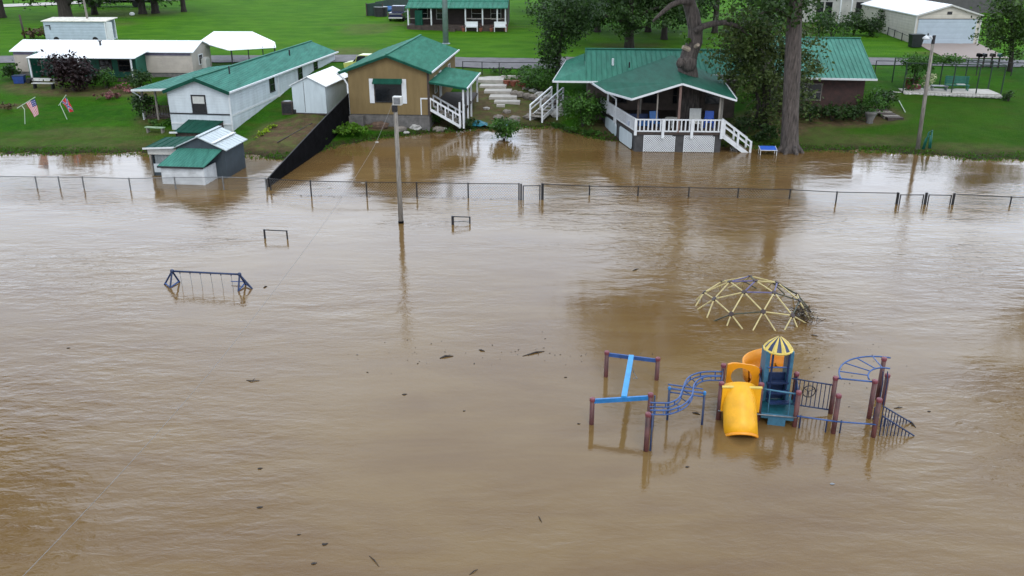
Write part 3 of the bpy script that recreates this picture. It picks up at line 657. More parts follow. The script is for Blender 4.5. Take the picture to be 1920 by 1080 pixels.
# white shed on wheels
F=Fr(-17.05,69.6,0,-9)
t=thing('garden_shed','white metal garden shed with bright roof beside the black fence','shed',F((1.4,2.5,1.2)))
MB(F).gable(0,2.7,0,5.6,1.3,3.42,4.05,'v').build('wall',M['panel_white'],t)
rr=MB(F); rr.sheet((-.15,-.15,3.4),(1.35,-.15,4.12),(1.35,5.75,4.12),(-.15,5.75,3.4),.05,.5,.015); rr.sheet((2.85,5.75,3.4),(2.85,-.15,3.4),(1.35,-.15,4.12),(1.35,5.75,4.12),.05,.5,.015); rr.build('roof',M['white_roof'],t)
MB(F).box(.95,.99,-.02,0,1.35,3.7).build('door_seam',M['galv'],t)
for v in (.25,1.3): MB(F).tube((-.02,v,1.28),(.2,v,1.28),.36,n=16).tube((-.03,v,1.28),(.0,v,1.28),.17,n=12).build('wheel',M['rubber'],t)
MB(F).beam((.0,-.05,1.25),(2.7,-.05,1.25),.08,.1).build('floor_frame',M['dark_wood'],t)
b=on(541,213)
t=thing('air_conditioner','small brown cooling unit beside the white shed wheel','cooling unit',b)
MB().box(b[0]-.42,b[0]+.42,b[1]-.35,b[1]+.35,b[2]-.1,b[2]+.95).build('casing',M['dark_wood'],t)
MB().box(b[0]-.36,b[0]+.36,b[1]-.37,b[1]-.351,b[2]+.1,b[2]+.85).build('grille',M['dark_metal'],t)
MB().tube((b[0],b[1],b[2]+.95),(b[0],b[1],b[2]+.99),.3,n=14).build('fan_guard',M['galv'],t)
# black barrier fence sloping down into the water
A=at(503,351); Bp=on(657,226)
t=thing('barrier_fence','black fabric fence running down from the tan house into water','fence',A)
n_=12; top=[];ft=[]
zt1=atY(656,177,Bp[1])[2]
for i in range(n_+1):
    f=i/n_; x=A[0]+(Bp[0]-A[0])*f; y=A[1]+(Bp[1]-A[1])*f; g=max(gz(x,y),-.4)-.15
    z=atY(proj(x,y,0)[0],335+(176-335)*(proj(x,y,gz(x,y) if y>60 else 0)[0]-503)/153,y)[2] if i else .5; top.append((x,y,z)); ft.append((x,y,g))
mb=MB()
for i in range(n_): mb.prism([ft[i],ft[i+1],top[i+1],top[i]],(.035,-.008,0))
mb.build('fabric',M['black'],t)
mb=MB(); mb.path([(p[0],p[1],p[2]+.02) for p in top],.035); mb.build('top_rail',M['dark_metal'],t)
for i in range(0,n_+1,2): MB().tube((ft[i][0]-.05,ft[i][1],ft[i][2]),(top[i][0]-.05,top[i][1],top[i][2]+.03),.04).build('post',M['dark_metal'],t)
# ------------------------------------------------------------------ tan house
F=Fr(-12.55,69.1,0,-5)
t=thing('tan_house','tan house with green metal roof and white shuttered picture window','house',F((3,6,.8)))
W,D,e,r_=6.25,13.6,4.66,5.78
MB(F).gable(0,W,0,D,1.3,e,r_,'v').build('wall',M['tan'],t)
MB(F).box(.07,W-.07,.07,D,-.3,1.3).build('foundation',M['block'],t)
MB(F).box(.05,1.15,-.7,-.02,.2,1.25).build('foundation_pier',M['block'],t)
MB(F).sheet((-.75,-.3,e-.18),(W/2,-.3,r_+.06),(W/2,D+.3,r_+.06),(-.75,D+.3,e-.18),.09,.45,.03).build('roof',M['green_light'],t)
rr=MB(F).sheet((W+.3,D+.3,e-.06),(W+.3,-.3,e-.06),(W/2,-.3,r_+.06),(W/2,D+.3,r_+.06),.09,.45,.03).build('roof',M['green_light'],t)
MB(F).beam((W/2,-.3,r_+.1),(W/2,D+.3,r_+.1),.2,.05).build('ridge_cap',M['green_light'],rr)
MB(F).beam((W+.34,-.32,e-.09),(W+.34,D+.32,e-.09),.08,.12).build('gutter',M['white'],t)
MB(F).beam((-.75,-.33,e-.3),(W/2,-.33,r_-.06),.05,.16).beam((W/2,-.33,r_-.06),(W+.3,-.33,e-.18),.05,.16).build('gable_fascia',M['green_dull'],t)
MB(F).path([(-.75,-.35,e-.2),(-.25,-.12,e-.75),(-.06,-.08,e-1.1),(-.06,-.08,1.0)],.07).build('downspout',M['white'],t)
wd=window(F,t,2.1,4.05,2.3,3.85,0,'dark_metal',.08,False)
MB(F).prism([(1.95,-.02,4.02),(1.95,-.45,3.72),(1.95,-.45,3.66),(1.95,-.02,3.75)],(2.25,0,0)).build('awning',M['green_dull'],wd)
for u in (1.62,4.14): MB(F).box(u,u+.36,-.05,0,2.15,4.0).build('shutter',M['white'],t)
MB(F).box(W-.14,W+.03,-.03,.05,1.3,e-.1).build('corner_trim',M['dark_wood'],t)
Fs=F.sub(W,0,0,90)
window(Fs,t,2.5,3.4,2.6,3.8,0,'white'); window(Fs,t,9.5,10.4,2.7,3.8,0,'white')
MB(F).box(W,W+.06,4.6,5.6,1.9,3.95).build('door',M['white'],t)
# its side porch
MB(F).sheet((9.15,8.1,3.42),(9.15,-.1,3.42),(6.26,-.1,3.85),(6.26,8.1,3.85),.07,.5,.03).build('porch_roof',M['green_light'],t)
MB(F).beam((9.2,-.15,3.36),(9.2,8.15,3.36),.08,.14).build('porch_gutter',M['white'],t)
MB(F).beam((6.3,-.14,3.76),(9.2,-.14,3.3),.05,.14).build('porch_fascia',M['green_dull'],t)
posts(F,t,'white',[(8.85,.1,.3,3.35),(8.55,.1,.3,2.3),(8.95,1.9,.3,3.35),(8.95,3.9,.5,3.35),(8.95,7.9,1,3.35)],.13,'porch_post')
MB(F).box(6.3,9.0,1.5,8,1.62,1.78).build('porch_floor',M['dark_wood'],t)
MB(F).box(8.75,8.8,.3,1.3,.5,1.95).build('lattice_screen',M['panel_white'],t)
mb=MB(F)
for i in range(6): mb.box(6.5+i*.36,6.5+(i+1)*.36+.03,.15,1.45,1.55-i*.2,1.62-i*.2)
mb.build('porch_stairs',M['grey_wood'],t)
mb=MB(F)
for v in (.05,1.5):
    mb.beam((6.3,v,2.55),(8.6,v,1.25),.08,.13); mb.beam((6.3,v,1.7),(8.6,v,.42),.07,.2)
    for k in range(5):
        u=6.3+k*.575; z=2.55-k*.325; mb.box(u-.05,u+.05,v-.05,v+.05,z-.85,z+.05)
mb.beam((5.6,-.0,2.55),(6.3,.05,2.55),.08,.1); mb.box(5.55,5.63,-.04,.04,1.3,2.6)
mb.build('stair_railing',M['white'],t)
# ------------------------------------------------------------------ green-roofed house with the big deck
F=Fr(5.65,69.75,0,-4)
t=thing('deck_house','green-roofed ranch house with a roofed white-railed deck over the flood','house',(10,68,1))
sl_=.274
def mz(v): return 3.7+sl_*v
rr=MB(F); rr.sheet((0,0,3.7),(8.3,0,3.7),(8.3,6.2,mz(6.2)),(0,6.2,mz(6.2)),.08,.42,.06,.07); rr.sheet((8.3,1.45,mz(1.45)),(12.4,1.45,mz(1.45)),(11.8,6.2,mz(6.2)),(8.3,6.2,mz(6.2)),.08,.42,.06,.07)
rr.sheet((11.8,12.4,3.7),(0,12.4,3.7),(0,6.2,mz(6.2)),(11.8,6.2,mz(6.2)),.08,.45,.035)
main=rr.build('roof',M['green_light'],t)
MB(F).beam((0,6.2,mz(6.2)+.05),(11.8,6.2,mz(6.2)+.05),.3,.05).build('ridge_cap',M['green_light'],main)
MB(F).tube((2.2,3.0,mz(2.9)),(2.2,3.0,mz(2.9)+.55),.09).build('vent_pipe',M['white'],main)
MB(F).tube((3.5,2.6,mz(2.5)),(3.5,2.6,mz(2.5)+.45),.06).build('vent_pipe',M['dark_metal'],main)
MB(F).box(4.6,5.5,1.2,1.5,mz(1.3)+.02,mz(1.3)+.12).build('skylight',M['white'],main)
MB(F).add([(-2.45,-.02,3.7),(0,2.4,mz(2.4)),(0,12,mz(2.4)),(-1.6,12,3.75)],[(0,1,2,3)]).slab([(-2.45,-.02,3.69),(-.01,2.4,mz(2.4)-.01),(-.01,12,mz(2.4)-.01),(-1.6,12,3.74)],.08).build('side_roof',M['green_light'],t)
MB(F).slab([(-2.45,-.02,3.7),(-.005,-.02,3.7),(-.005,2.4,mz(2.4))],.08).build('hip_roof',M['green_light'],t)
MB(F).beam((-2.5,-.06,3.64),(1.0,-.06,3.64),.06,.14).beam((-2.5,-.06,3.64),(-1.65,12,3.68),.06,.14).beam((8.6,1.4,mz(1.45)-.07),(12.45,1.4,mz(1.45)-.07),.06,.12).build('gutter',M['white'],t)
MB(F).gable(.25,11.7,.75,11.6,.1,3.75,5.25,'u').build('wall',mat('dim_brown_siding',(.10,.075,.06),.8,0,.2,2,bands=(2,.2,.01)),t)
for u in (2.2,4.6,6.9,9.4): window(F,t,u,u+1.1,1.95,3.15,.75,'dark_wood')
MB(F).box(8.15,9.1,.68,.75,1.4,3.4).build('door',M['dark_wood'],t)
# the roof over the deck
A0=(11.6,61.3,4.85); B0=(13.0,74.3,5.1)
fl,mid,meet=(8.2,61.45,3.78),(6.95,66.2,3.5),(6.1,70.4,3.62); fr_,rb=(15.35,61.15,3.76),(16.5,72.3,3.9)
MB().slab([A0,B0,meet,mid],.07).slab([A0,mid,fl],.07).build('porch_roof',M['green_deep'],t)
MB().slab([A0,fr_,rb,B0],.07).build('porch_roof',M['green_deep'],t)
def dn(p,d): return (p[0],p[1],p[2]-d)
def yo(p,d): return (p[0],p[1]-d,p[2])
MB().beam(yo(dn(fl,.09),.04),yo(dn(A0,.09),.04),.06,.13).beam(yo(dn(A0,.09),.04),yo(dn(fr_,.09),.04),.06,.13).build('gable_fascia',M['white'],t)
MB().beam(dn(fl,.08),dn(mid,.08),.12,.14).beam(dn(mid,.08),dn(meet,.08),.12,.14).beam(dn(fr_,.08),dn(rb,.08),.08,.12).build('porch_gutter',M['white'],t)
mb=MB()
for k in range(22):
    f=(k+.5)/22; mb.box(fr_[0]+(rb[0]-fr_[0])*f-.02,fr_[0]+(rb[0]-fr_[0])*f+.05,fr_[1]+(rb[1]-fr_[1])*f-.06,fr_[1]+(rb[1]-fr_[1])*f+.06,fr_[2]+(rb[2]-fr_[2])*f-.02,fr_[2]+(rb[2]-fr_[2])*f+.06)
mb.build('gutter_bracket_row',M['white'],t)
dk=[(8.62,61.62,1.4),(14.62,61.38,1.4),(15.3,71.0,1.4),(7.0,71.6,1.4)]
deck=MB().slab(dk,.16).build('deck',M['dark_wood'],t)
for (x,y,tp,mt,wd_) in [(8.75,61.8,3.7,'dark_wood',.13),(10.05,61.75,4.2,'grey_wood',.09),(11.55,61.55,4.7,'terracotta_post',.16),(14.35,61.55,3.9,'grey_wood',.12),(14.75,62.6,3.75,'grey_wood',.12),(7.35,68.6,3.5,'white',.13),(12.7,66,4.4,'grey_wood',.1),(9.5,66,4.0,'grey_wood',.1)]:
    if mt=='terracotta_post' and mt not in M: M[mt]=mat('brownish_post',(.19,.12,.10),.7,0,.15,3)
    MB().box(x-wd_/2,x+wd_/2,y-wd_/2,y+wd_/2,1.4,tp).build('roof_post',M[mt],t)
MB().path([(7.15,66.5,3.4),(7.35,66.5,3.15),(7.72,66.3,2.9),(7.75,66.2,.9)],.06).build('downspout',M['white'],t)
railing(WORLD,(8.62,61.62,1.42),(14.62,61.38,1.42),t,'white',.86,.28,.09,'deck_railing',.06)
railing(WORLD,(8.62,61.62,1.42),(7.06,70.3,1.42),t,'white',.86,.27,.07,'deck_railing',.06)
for (x,y,c0) in ((8.6,61.58,1.2),(10.5,61.5,1.0),(12.5,61.43,1.0),(14.55,61.33,1.0),(7.7,66.6,1.1),(7.05,70.2,1.2)): MB().box(x-.09,x+.09,y-.1,y+.08,c0,2.34).build('railing_post',M['white'],t)
# skirt under the deck
def sk(name,mt,p,q,c0,c1,th=.06,off=0,par=t):
    d=Vector((q[0]-p[0],q[1]-p[1],0)); n_=Vector((d.y,-d.x,0)).normalized()*off
    pts=[(p[0]+n_.x,p[1]+n_.y,c0),(q[0]+n_.x,q[1]+n_.y,c0),(q[0]+n_.x,q[1]+n_.y,c1),(p[0]+n_.x,p[1]+n_.y,c1)]
    return MB().prism(pts,tuple(-n_.normalized()*th if off else Vector((0,th,0)))).build(name,mt,par)
M['skirt']=mat('dark_grey_skirting',(.06,.058,.058),.85,0,.25,2)
sk('skirt_wall',M['skirt'],(8.64,61.72),(14.6,61.48),-.5,1.22)
sk('skirt_wall',M['skirt'],(7.1,70.4),(8.64,61.74),-.5,1.22)
def lattice(u0,u1):
    mb=MB(); x=lambda u: 8.64+u*.9993; y=lambda u: 61.69-.0403*u
    c0,c1=.02,1.12; st=.155; wd_=.036; k=int((u1-u0+c1-c0)/st)
    for s_ in (1,-1):
        for i in range(k+1):
            b0=u0-(c1-c0)+i*st if s_==1 else u0+i*st
            # line u = b0 + s*(c-c0)
            ca,cb=c0,c1
            if s_==1: ca=max(c0,c0+(u0-b0)); cb=min(c1,c0+(u1-b0))
            else: ca=max(c0,c0+(b0-u1)); cb=min(c1,c0+(b0-u0))
            if cb-ca<.03: continue
            ua,ub=b0+s_*(ca-c0),b0+s_*(cb-c0); o=-.012 if s_==1 else -.03
            mb.add([(x(ua)-wd_,y(ua)+o,ca),(x(ua)+wd_,y(ua)+o,ca),(x(ub)+wd_,y(ub)+o,cb),(x(ub)-wd_,y(ub)+o,cb)],[(0,1,2,3)])
    for (a,b_,ca,cb) in ((u0-.04,u1+.04,c1,c1+.06),(u0-.05,u0,c0,c1),(u1,u1+.05,c0,c1)):
        mb.box(x(a),x(b_),y(a)-.05,y(a)-.005,ca,cb)
    return mb.build('lattice_panel',M['white'],t)
lattice(.62,2.72); lattice(3.42,5.45)
def rounded(p,q,c0,c1,name='skirt_panel'):
    P,Q=Vector((p[0],p[1],0)),Vector((q[0],q[1],0)); d=Q-P; Ln=d.length; d.normalize(); nn=Vector((d.y,-d.x,0)); r_=.22; pts=[]
    for (cx,cz,a0) in ((Ln-r_,c0+r_,-90),(Ln-r_,c1-r_,0),(r_,c1-r_,90),(r_,c0+r_,180)):
        for k in range(5):
            a=R(a0+k*22.5); s_=cx+r_*math.cos(a); v=P+d*s_+nn*.03; pts.append((v.x,v.y,cz+r_*math.sin(a)))
    MB().prism(pts,tuple(nn*.03)).build(name,M['panel_white'],t)
rounded((7.30,69.0),(7.85,66.1),.15,1.15); rounded((7.98,65.2),(8.52,62.2),.05,1.15)
# stairs down into the water on the right, and to the path on the left
def stair(p0,p1,wvec,nst,parent,names=('stairs','stair_railing')):
    P,Q,Wv=Vector(p0),Vector(p1),Vector(wvec); mb=MB(); d=(Q-P)/nst
    hd=Vector((d.x,d.y,0)); 
    for i in range(nst):
        a=P+d*i; a=Vector((a.x,a.y,P.z+d.z*(i+.6))); mb.slab([tuple(a),tuple(a+hd*1.1),tuple(a+hd*1.1+Wv),tuple(a+Wv)],.05)
    mb.build(names[0],M['grey_wood'],parent)
    for s_ in (0,1):
        o=Wv*s_; mb=MB(); a,b=P+o,Q+o
        z=Vector((0,0,1))
        mb.beam(a+z*.0-z*.1,b-z*.1,.06,.3); mb.beam(a+z*.92,b+z*.92,.12,.1); mb.beam(a+z*.55,b+z*.55,.05,.08)
        for f in (0,.52,1):
            c=a.lerp(b,f); mb.box(c.x-.07,c.x+.07,c.y-.07,c.y+.07,c.z-.4 if f==1 else c.z-.1,c.z+.95)
        mb.build(names[1],M['white'],parent)
stair((14.75,61.45,1.25),(16.7,61.45,-.15),(.05,1.5,0),6,t)
stair((4.25,74.6,1.5),(2.42,71.4,.55),(-.95,.5,0),6,t)
MB().box(3.4,6.2,73.2,76.5,1.3,1.42).build('side_landing',M['dark_wood'],t)
MB().box(3.55,3.67,71.2,71.32,.4,3.62).build('roof_post',M['white'],t)
# ------------------------------------------------------------------ brick house behind the large trunk
F=Fr(28.0,69.2,0,-7)
t=thing('brick_house','low dark brick house with bright green ribbed roof behind large trunk','house',F((-3,4,1)))
MB(F).gable(-7.2,-.65,.75,15.65,.2,3.95,5.9,'u').build('wall',M['brick'],t)
rr=MB(F); rr.sheet((-7.4,0,3.95),(.0,0,3.95),(.35,8.2,6.12),(-7.4,8.2,6.12),.09,.36,.06,.08); rr.sheet((.2,15.2,3.95),(-7.4,15.2,3.95),(-7.4,8.2,6.12),(.35,8.2,6.12),.09,.36,.04)
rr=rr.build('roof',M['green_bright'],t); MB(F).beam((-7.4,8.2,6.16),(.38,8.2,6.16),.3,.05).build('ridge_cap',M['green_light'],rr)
MB(F).beam((-7.4,-.04,3.88),(.02,-.04,3.88),.08,.14).build('gutter',M['white'],t)
window(F,t,-6.1,-5.0,2.15,3.35,.75,'grey_wood',.06); window(F,t,-4.9,-3.9,2.15,3.35,.75,'grey_wood',.06)
# ------------------------------------------------------------------ garage with its drive, top right
F=Fr(43.85,100.2,0,-1)
t=thing('garage','cream metal garage with pale blue roll-up door and white roof','garage',F((3.4,5,3.2)))
e,r_=6.2,7.2
MB(F).gable(0,6.9,0,17,2.9,e,r_,'v').build('wall',M['garage_cream'],t)
rr=MB(F); rr.sheet((-.15,-.25,e),(3.45,-.25,r_+.1),(3.45,17.2,r_+.1),(-.15,17.2,e),.1,1,.02); rr.sheet((7.05,17.2,e),(7.05,-.25,e),(3.45,-.25,r_+.1),(3.45,17.2,r_+.1),.1,1,.02); rr.build('roof',M['white_roof'],t)
MB(F).beam((-.12,-.27,e-.06),(3.45,-.27,r_+.02),.05,.16).beam((3.45,-.27,r_+.02),(7.02,-.27,e-.06),.05,.16).box(-.1,.05,-.1,.02,2.9,e-.1).box(6.85,7.0,-.1,.02,2.9,e-.1).build('white_trim',M['chair_white'],t)
dr=MB(F).box(.25,6.5,-.05,.02,3.05,5.75).build('door',M['door_blue'],t)
MB(F).box(.15,6.6,-.06,.0,5.75,5.82).build('door_frame',M['dark_metal'],t)
MB(F).box(3.2,3.7,-.04,0,6.25,6.55).build('vent',M['dark_metal'],t)
# ------------------------------------------------------------------ far porch house, top centre
F=Fr(-12.9,113.4,0,-2)
t=thing('porch_house','far house with green roof and long white-posted front porch','house',F((6,3,3.4)))
MB(F).sheet((-.1,-.2,6.05),(12.4,-.2,6.05),(12.4,2.6,6.55),(-.1,2.6,6.55),.1,.6,.04).build('porch_roof',M['green_light'],t)
MB(F).sheet((-.1,2.6,6.6),(12.4,2.6,6.6),(12.4,7,8.6),(-.1,7,8.6),.1,.6,.04).sheet((12.4,11.5,6.6),(-.1,11.5,6.6),(-.1,7,8.6),(12.4,7,8.6),.1,.6,.04).build('roof',M['green_light'],t)
MB(F).gable(0,12.2,2.7,11.3,3,6.5,8.4,'u').build('wall',mat('dark_brown_wall',(.05,.035,.03),.8),t)
MB(F).box(-.02,12.2,0,2.7,3.1,3.95).build('porch_floor',M['dark_wood'],t)
MB(F).box(4.4,6.0,-.9,0,2.9,3.6).build('porch_steps',M['dark_wood'],t)
for u in (.15,3.0,7.2,9.3,11.1,12.1): MB(F).tube((u,.1,3.9),(u,.1,6.0),.09).build('porch_post',M['white'],t)
for a,b_ in ((.2,2.9),(7.3,9.2),(9.4,12.0)): MB(F).beam((a,.1,4.75),(b_,.1,4.75),.06,.08).build('porch_railing',M['grey_wood'],t)
for u in (1.0,3.4,7.8,10.2): window(F,t,u,u+1.2,4.5,5.8,2.7,'stone_house')
MB(F).box(1.0,1.9,-.01,.9,3.96,5.7).build('screen_panel',M['green_dull'],t)
def bench(F,u,v,w0,label):
    k=thing('garden_bench',label,'bench',F((u,v,w0)),None)
    MB(F).box(u-.75,u+.75,v-.25,v+.25,w0+.4,w0+.48).build('seat',M['white'],k)
    MB(F).box(u-.75,u+.75,v+.22,v+.3,w0+.5,w0+1.05).build('backrest',M['white'],k)
    for a in (-.7,.7):
        for b_ in (-.2,.2): MB(F).box(u+a-.04,u+a+.04,v+b_-.04,v+b_+.04,w0-.1,w0+.4).build('leg',M['white'],k)
bench(F,8.0,-.75,3.4,'white bench in front of the far porch, middle bay')
bench(F,11.5,-.75,3.4,'white bench by the right end of the far porch')
for i,(u,lb) in enumerate(((7.0,'left of the middle white bench'),(9.1,'right of the middle white bench'),(10.4,'left of the end white bench'),(12.2,'right of the end white bench'))):
    b=F((u,-.7,3.4)); k=thing('flower_pot','small flower pot on the lawn '+lb,'flower pot',b,'pots along the far porch')
    MB().lathe((b[0],b[1],b[2]-.1),[(.16,0),(.24,.4),(.2,.4)],10).build('pot',M['terracotta'],k)
    leaves('blooms',[(b[0],b[1],b[2]+.5,.25,.25,.22)],60,.16,LF['flower'],k,i+3,clump=.08)
# dark board fence enclosure beside it, and the houses at the top right
A=on(688,30); B_=on(752,12)
t=thing('board_fence','dark green board fence around a yard beside the far porch house','fence',A)
mb=MB(); pts=[(A[0],A[1]),(A[0]+9,A[1]+24),(A[0]+9,A[1]+34)]
for (a,b_) in zip(pts,pts[1:]):
    n_=int(math.dist(a,b_)/2.4)
    for i in range(n_):
        x0,y0=a[0]+(b_[0]-a[0])*i/n_,a[1]+(b_[1]-a[1])*i/n_; x1,y1=a[0]+(b_[0]-a[0])*(i+1)/n_,a[1]+(b_[1]-a[1])*(i+1)/n_
        z=min(gz(x0,y0),gz(x1,y1)); mb.prism([(x0,y0,z-.2),(x1,y1,z-.2),(x1,y1,z+1.6),(x0,y0,z+1.6)],(.06,-.02,0))
mb.prism([(A[0],A[1],A[2]-.2),(A[0]+2.3,A[1]-.5,A[2]-.2),(A[0]+2.3,A[1]-.5,A[2]+1.6),(A[0],A[1],A[2]+1.6)],(0,.06,0))
mb.build('board_panel',mat('dark_green_board',(.012,.035,.025),.7,0,.2,2,bands=(0,.3,.02)),t)
for (x,y) in pts[:2]+[(A[0]+2.3,A[1]-.5)]: MB().box(x-.07,x+.07,y-.16,y-.04,gz(x,y)-.2,gz(x,y)+1.72).build('post',M['dark_wood'],t)
b=on(1515,48); F=Fr(b[0],b[1]+3.5,0,-2)
t=thing('pale_house','pale house with dark windows behind shrubs left of the garage','house',F((5,2,3)))
MB(F).box(-.5,9.5,0,8,2.6,7.2).build('wall',M['stone_house'],t)
MB(F).sheet((-.9,-.5,7.1),(9.9,-.5,7.1),(9.9,4,8.8),(-.9,4,8.8),.1).sheet((9.9,8.5,7.1),(-.9,8.5,7.1),(-.9,4,8.8),(9.9,4,8.8),.1).build('roof',M['grey_house'],t)
for u in (2.0,3.1,7.0,8.1): window(F,t,u,u+.75,4.2,6.2,0,'dark_metal')
MB(F).box(4.4,6.0,-1.6,-.02,2.8,3.5).build('porch',M['concrete'],t)
posts(F,t,'white',[(4.5,-1.5,3.5,6.8),(5.9,-1.5,3.5,6.8)],.16,'porch_post')
b=on(1850,40); F=Fr(b[0]+.5,b[1]+10,0,-2)
t=thing('grey_house','dark grey sided house partly hidden behind the garage roof','house',F((3,2,3)))
MB(F).box(-9,9,0,8,2.6,8.2).build('wall',M['grey_house'],t)
MB(F).sheet((-9.4,-.5,8.1),(9.4,-.5,8.1),(9.4,4,10),(-9.4,4,10),.1).sheet((9.4,8.5,8.1),(-9.4,8.5,8.1),(-9.4,4,10),(9.4,4,10),.1).build('roof',M['grey_house'],t)
for u in (-6,-3.2,.8,4): window(F,t,u,u+1.1,6.3,7.6,0,'white')
# ------------------------------------------------------------------ trees
def pts_at(px,Y,rad): return [(*atY(a,b,Y),r_) for (a,b),r_ in zip(px,rad)]
Y=66.3
tr=pts_at([(1290,205),(1290,140),(1288,122),(1293,100),(1303,78),(1304,56),(1299,28),(1292,5),(1288,-25),(1280,-90),(1275,-170)],Y,[.85,.74,.68,.6,.55,.52,.5,.46,.42,.3,.15])
base=(tr[0][0],Y,gz(tr[0][0],Y)); tr=[(base[0],Y,base[2]-.5,1.0)]+tr
t=thing('oak_tree','big oak whose crooked bare trunk grows through the deck roof','tree',base)
lm=[pts_at([(1296,3),(1275,2),(1258,10),(1240,25),(1224,40)],Y-.4,[.3,.24,.2,.16,.08]),
    pts_at([(1304,60),(1316,50),(1338,44),(1362,42),(1385,50),(1402,66)],Y-.6,[.3,.26,.24,.2,.14,.06]),
    pts_at([(1288,-20),(1240,-60),(1190,-90)],Y+1,[.3,.22,.1]), pts_at([(1288,-25),(1340,-90),(1400,-140)],Y,[.3,.22,.1]), pts_at([(1282,-80),(1260,-160),(1230,-230)],Y+2,[.25,.18,.08])]
wood(t,tr,lm,M['bark'],12)
mb=MB(); p=atY(1299,96,Y-.3); q=atY(1280,88,Y-.5); mb.tube(p,q,.24,.15,8); q2=atY(1279,84,Y-.5); mb.build('branch_stub',M['cut'],t)
mb=MB(); p=atY(1290,120,Y-.5); mb.lump(p,.62,.55,.55,3,.12); p=atY(1276,118,Y-.8); mb.lump(p,.34,.3,.36,4,.15); mb.build('trunk_burl',M['bark'],t,True)
mb=MB(); mb.tube(atY(1303,88,Y-.4),atY(1309,84,Y-.9),.16,.13,8); mb.build('branch_stub',M['cut'],t)
cx=base[0]
leaves('crown',[(cx-.5,Y+1,16.5,6.5,5,3.4),(cx-5,Y,14.8,3.8,3.5,2.4),(cx+4.5,Y-1,15.2,4,3.5,2.6),(cx-1,Y,20,4.5,4,3),(cx+1,Y+5,15,4,3,3)],16000,.36,LF['oak'],t,11,clump=.75)
leaves('leaf_spray',[(*atY(1284,73,Y-.5),.45,.3,.3)],70,.3,LF['bright'],t,5,clump=.12)
# the massive trunk at the water's edge
Y=61.7
tr=pts_at([(1480,292),(1480,278),(1481,240),(1483,190),(1486,130),(1488,70),(1491,20),(1494,-30),(1498,-120),(1500,-200)],Y,[.82,.66,.58,.56,.56,.52,.47,.42,.3,.15])
base=at(1480,285,0)
t=thing('shade_tree','massive straight grey trunk rising from the water edge beside the deck','tree',base)
lm=[pts_at([(1492,0),(1460,-40),(1420,-70)],Y,[.28,.2,.1]),pts_at([(1496,-50),(1540,-100),(1590,-120)],Y,[.25,.18,.08]),pts_at([(1490,30),(1450,18),(1425,25)],Y-.5,[.2,.13,.06])]
tw=wood(t,tr,lm,M['bark'],14)
mb=MB()
for k in range(7):
    a=.5+k*.9; mb.path([(base[0]+math.cos(a)*.45,base[1]+math.sin(a)*.45,.45),(base[0]+math.cos(a)*.85,base[1]+math.sin(a)*.85,.02),(base[0]+math.cos(a)*1.05,base[1]+math.sin(a)*1.05,-.2)],[.2,.16,.08],6)
mb.build('root_flare',M['bark'],tw,True)
cx=tr[6][0]
leaves('crown',[(cx,Y+1,15.5,5.2,4.5,3),(cx-3.6,Y,13.6,3,2.4,1.8),(cx+3.5,Y+1,14.5,3,2.6,2),(cx,Y+1,19,4,3.6,2.6),(*atY(1445,8,Y-.3),2.0,1.6,.9,1.3),(*atY(1478,30,Y-.6),1.0,.8,.7),(*atY(1512,8,Y),.9,.8,.6)],14000,.34,LF['dark'],t,12,clump=.6)
# glossy multi-stemmed tree between deck and trunk
Y=66.8; b=(atY(1428,236,Y)[0],Y,gz(atY(1428,236,Y)[0],Y))
t=thing('magnolia_tree','glossy dark broadleaf tree crowding between the deck roof and brick house','tree',b)
def P_(a,c,Y_=Y): return atY(a,c,Y_)
mb=MB()
for i,(a,c) in enumerate([(1415,150),(1432,140),(1446,130),(1400,120),(1420,60)]):
    q=P_(a,c); mb.path([(b[0]+.25*(i-2),b[1],b[2]-.2),((b[0]+q[0])/2+.1*i,Y,(b[2]+q[2])/2),q],[.15,.11,.06],7)
mb.build('trunk',M['bark_dark'],t,True)
leaves('crown',[(*P_(1405,75),2.3,2,1.7),(*P_(1440,60),2.4,2.2,2.0),(*P_(1375,100),1.7,1.5,1.5),(*P_(1430,125),2.4,2,1.6),(*P_(1395,150),1.6,1.5,1.1),(*P_(1460,160),1.8,1.6,1.6),(*P_(1510,130),1.1,1.2,1.3),(*P_(1500,80),1.6,1.3,1.4),(*P_(1400,40),1.9,1.7,1.0),(*P_(1445,200),1.5,1.4,1.2),(*P_(1505,190),.9,.9,.9)],13000,.30,LF['glossy'],t,13,clump=.36,hollow=.55)
# background trees behind the deck house
def bg(label,px,h,cr,seed,lf='dark',n=6000,size=.42,lean=(0,0),tr_=.35,lo=.3,ch=None):
    return simple_tree(label,on(*px),h,cr,seed,lf,'bark_dark',tr_,n,size,'trees behind the houses',ch,lo,lean=lean)
b=on(1180,92); Yb=b[1]; t=thing('shade_tree','broad dark tree behind the green ridge whose low crown fills the top edge','tree',b,'trees behind the houses')
wood(t,[(b[0],b[1],b[2]-.3,.6),(*atY(1180,70,Yb),.48),(*atY(1182,30,Yb),.35),(*atY(1185,-20,Yb),.15)],[[(*atY(1180,60,Yb),.2),(*atY(1195,52,Yb),.14),(*atY(1215,50,Yb),.06)],[(*atY(1180,45,Yb),.25),(*atY(1140,30,Yb),.15),(*atY(1090,20,Yb),.06)],[(*atY(1182,35,Yb),.25),(*atY(1230,15,Yb),.15),(*atY(1270,8,Yb),.06)]],M['bark_dark'])
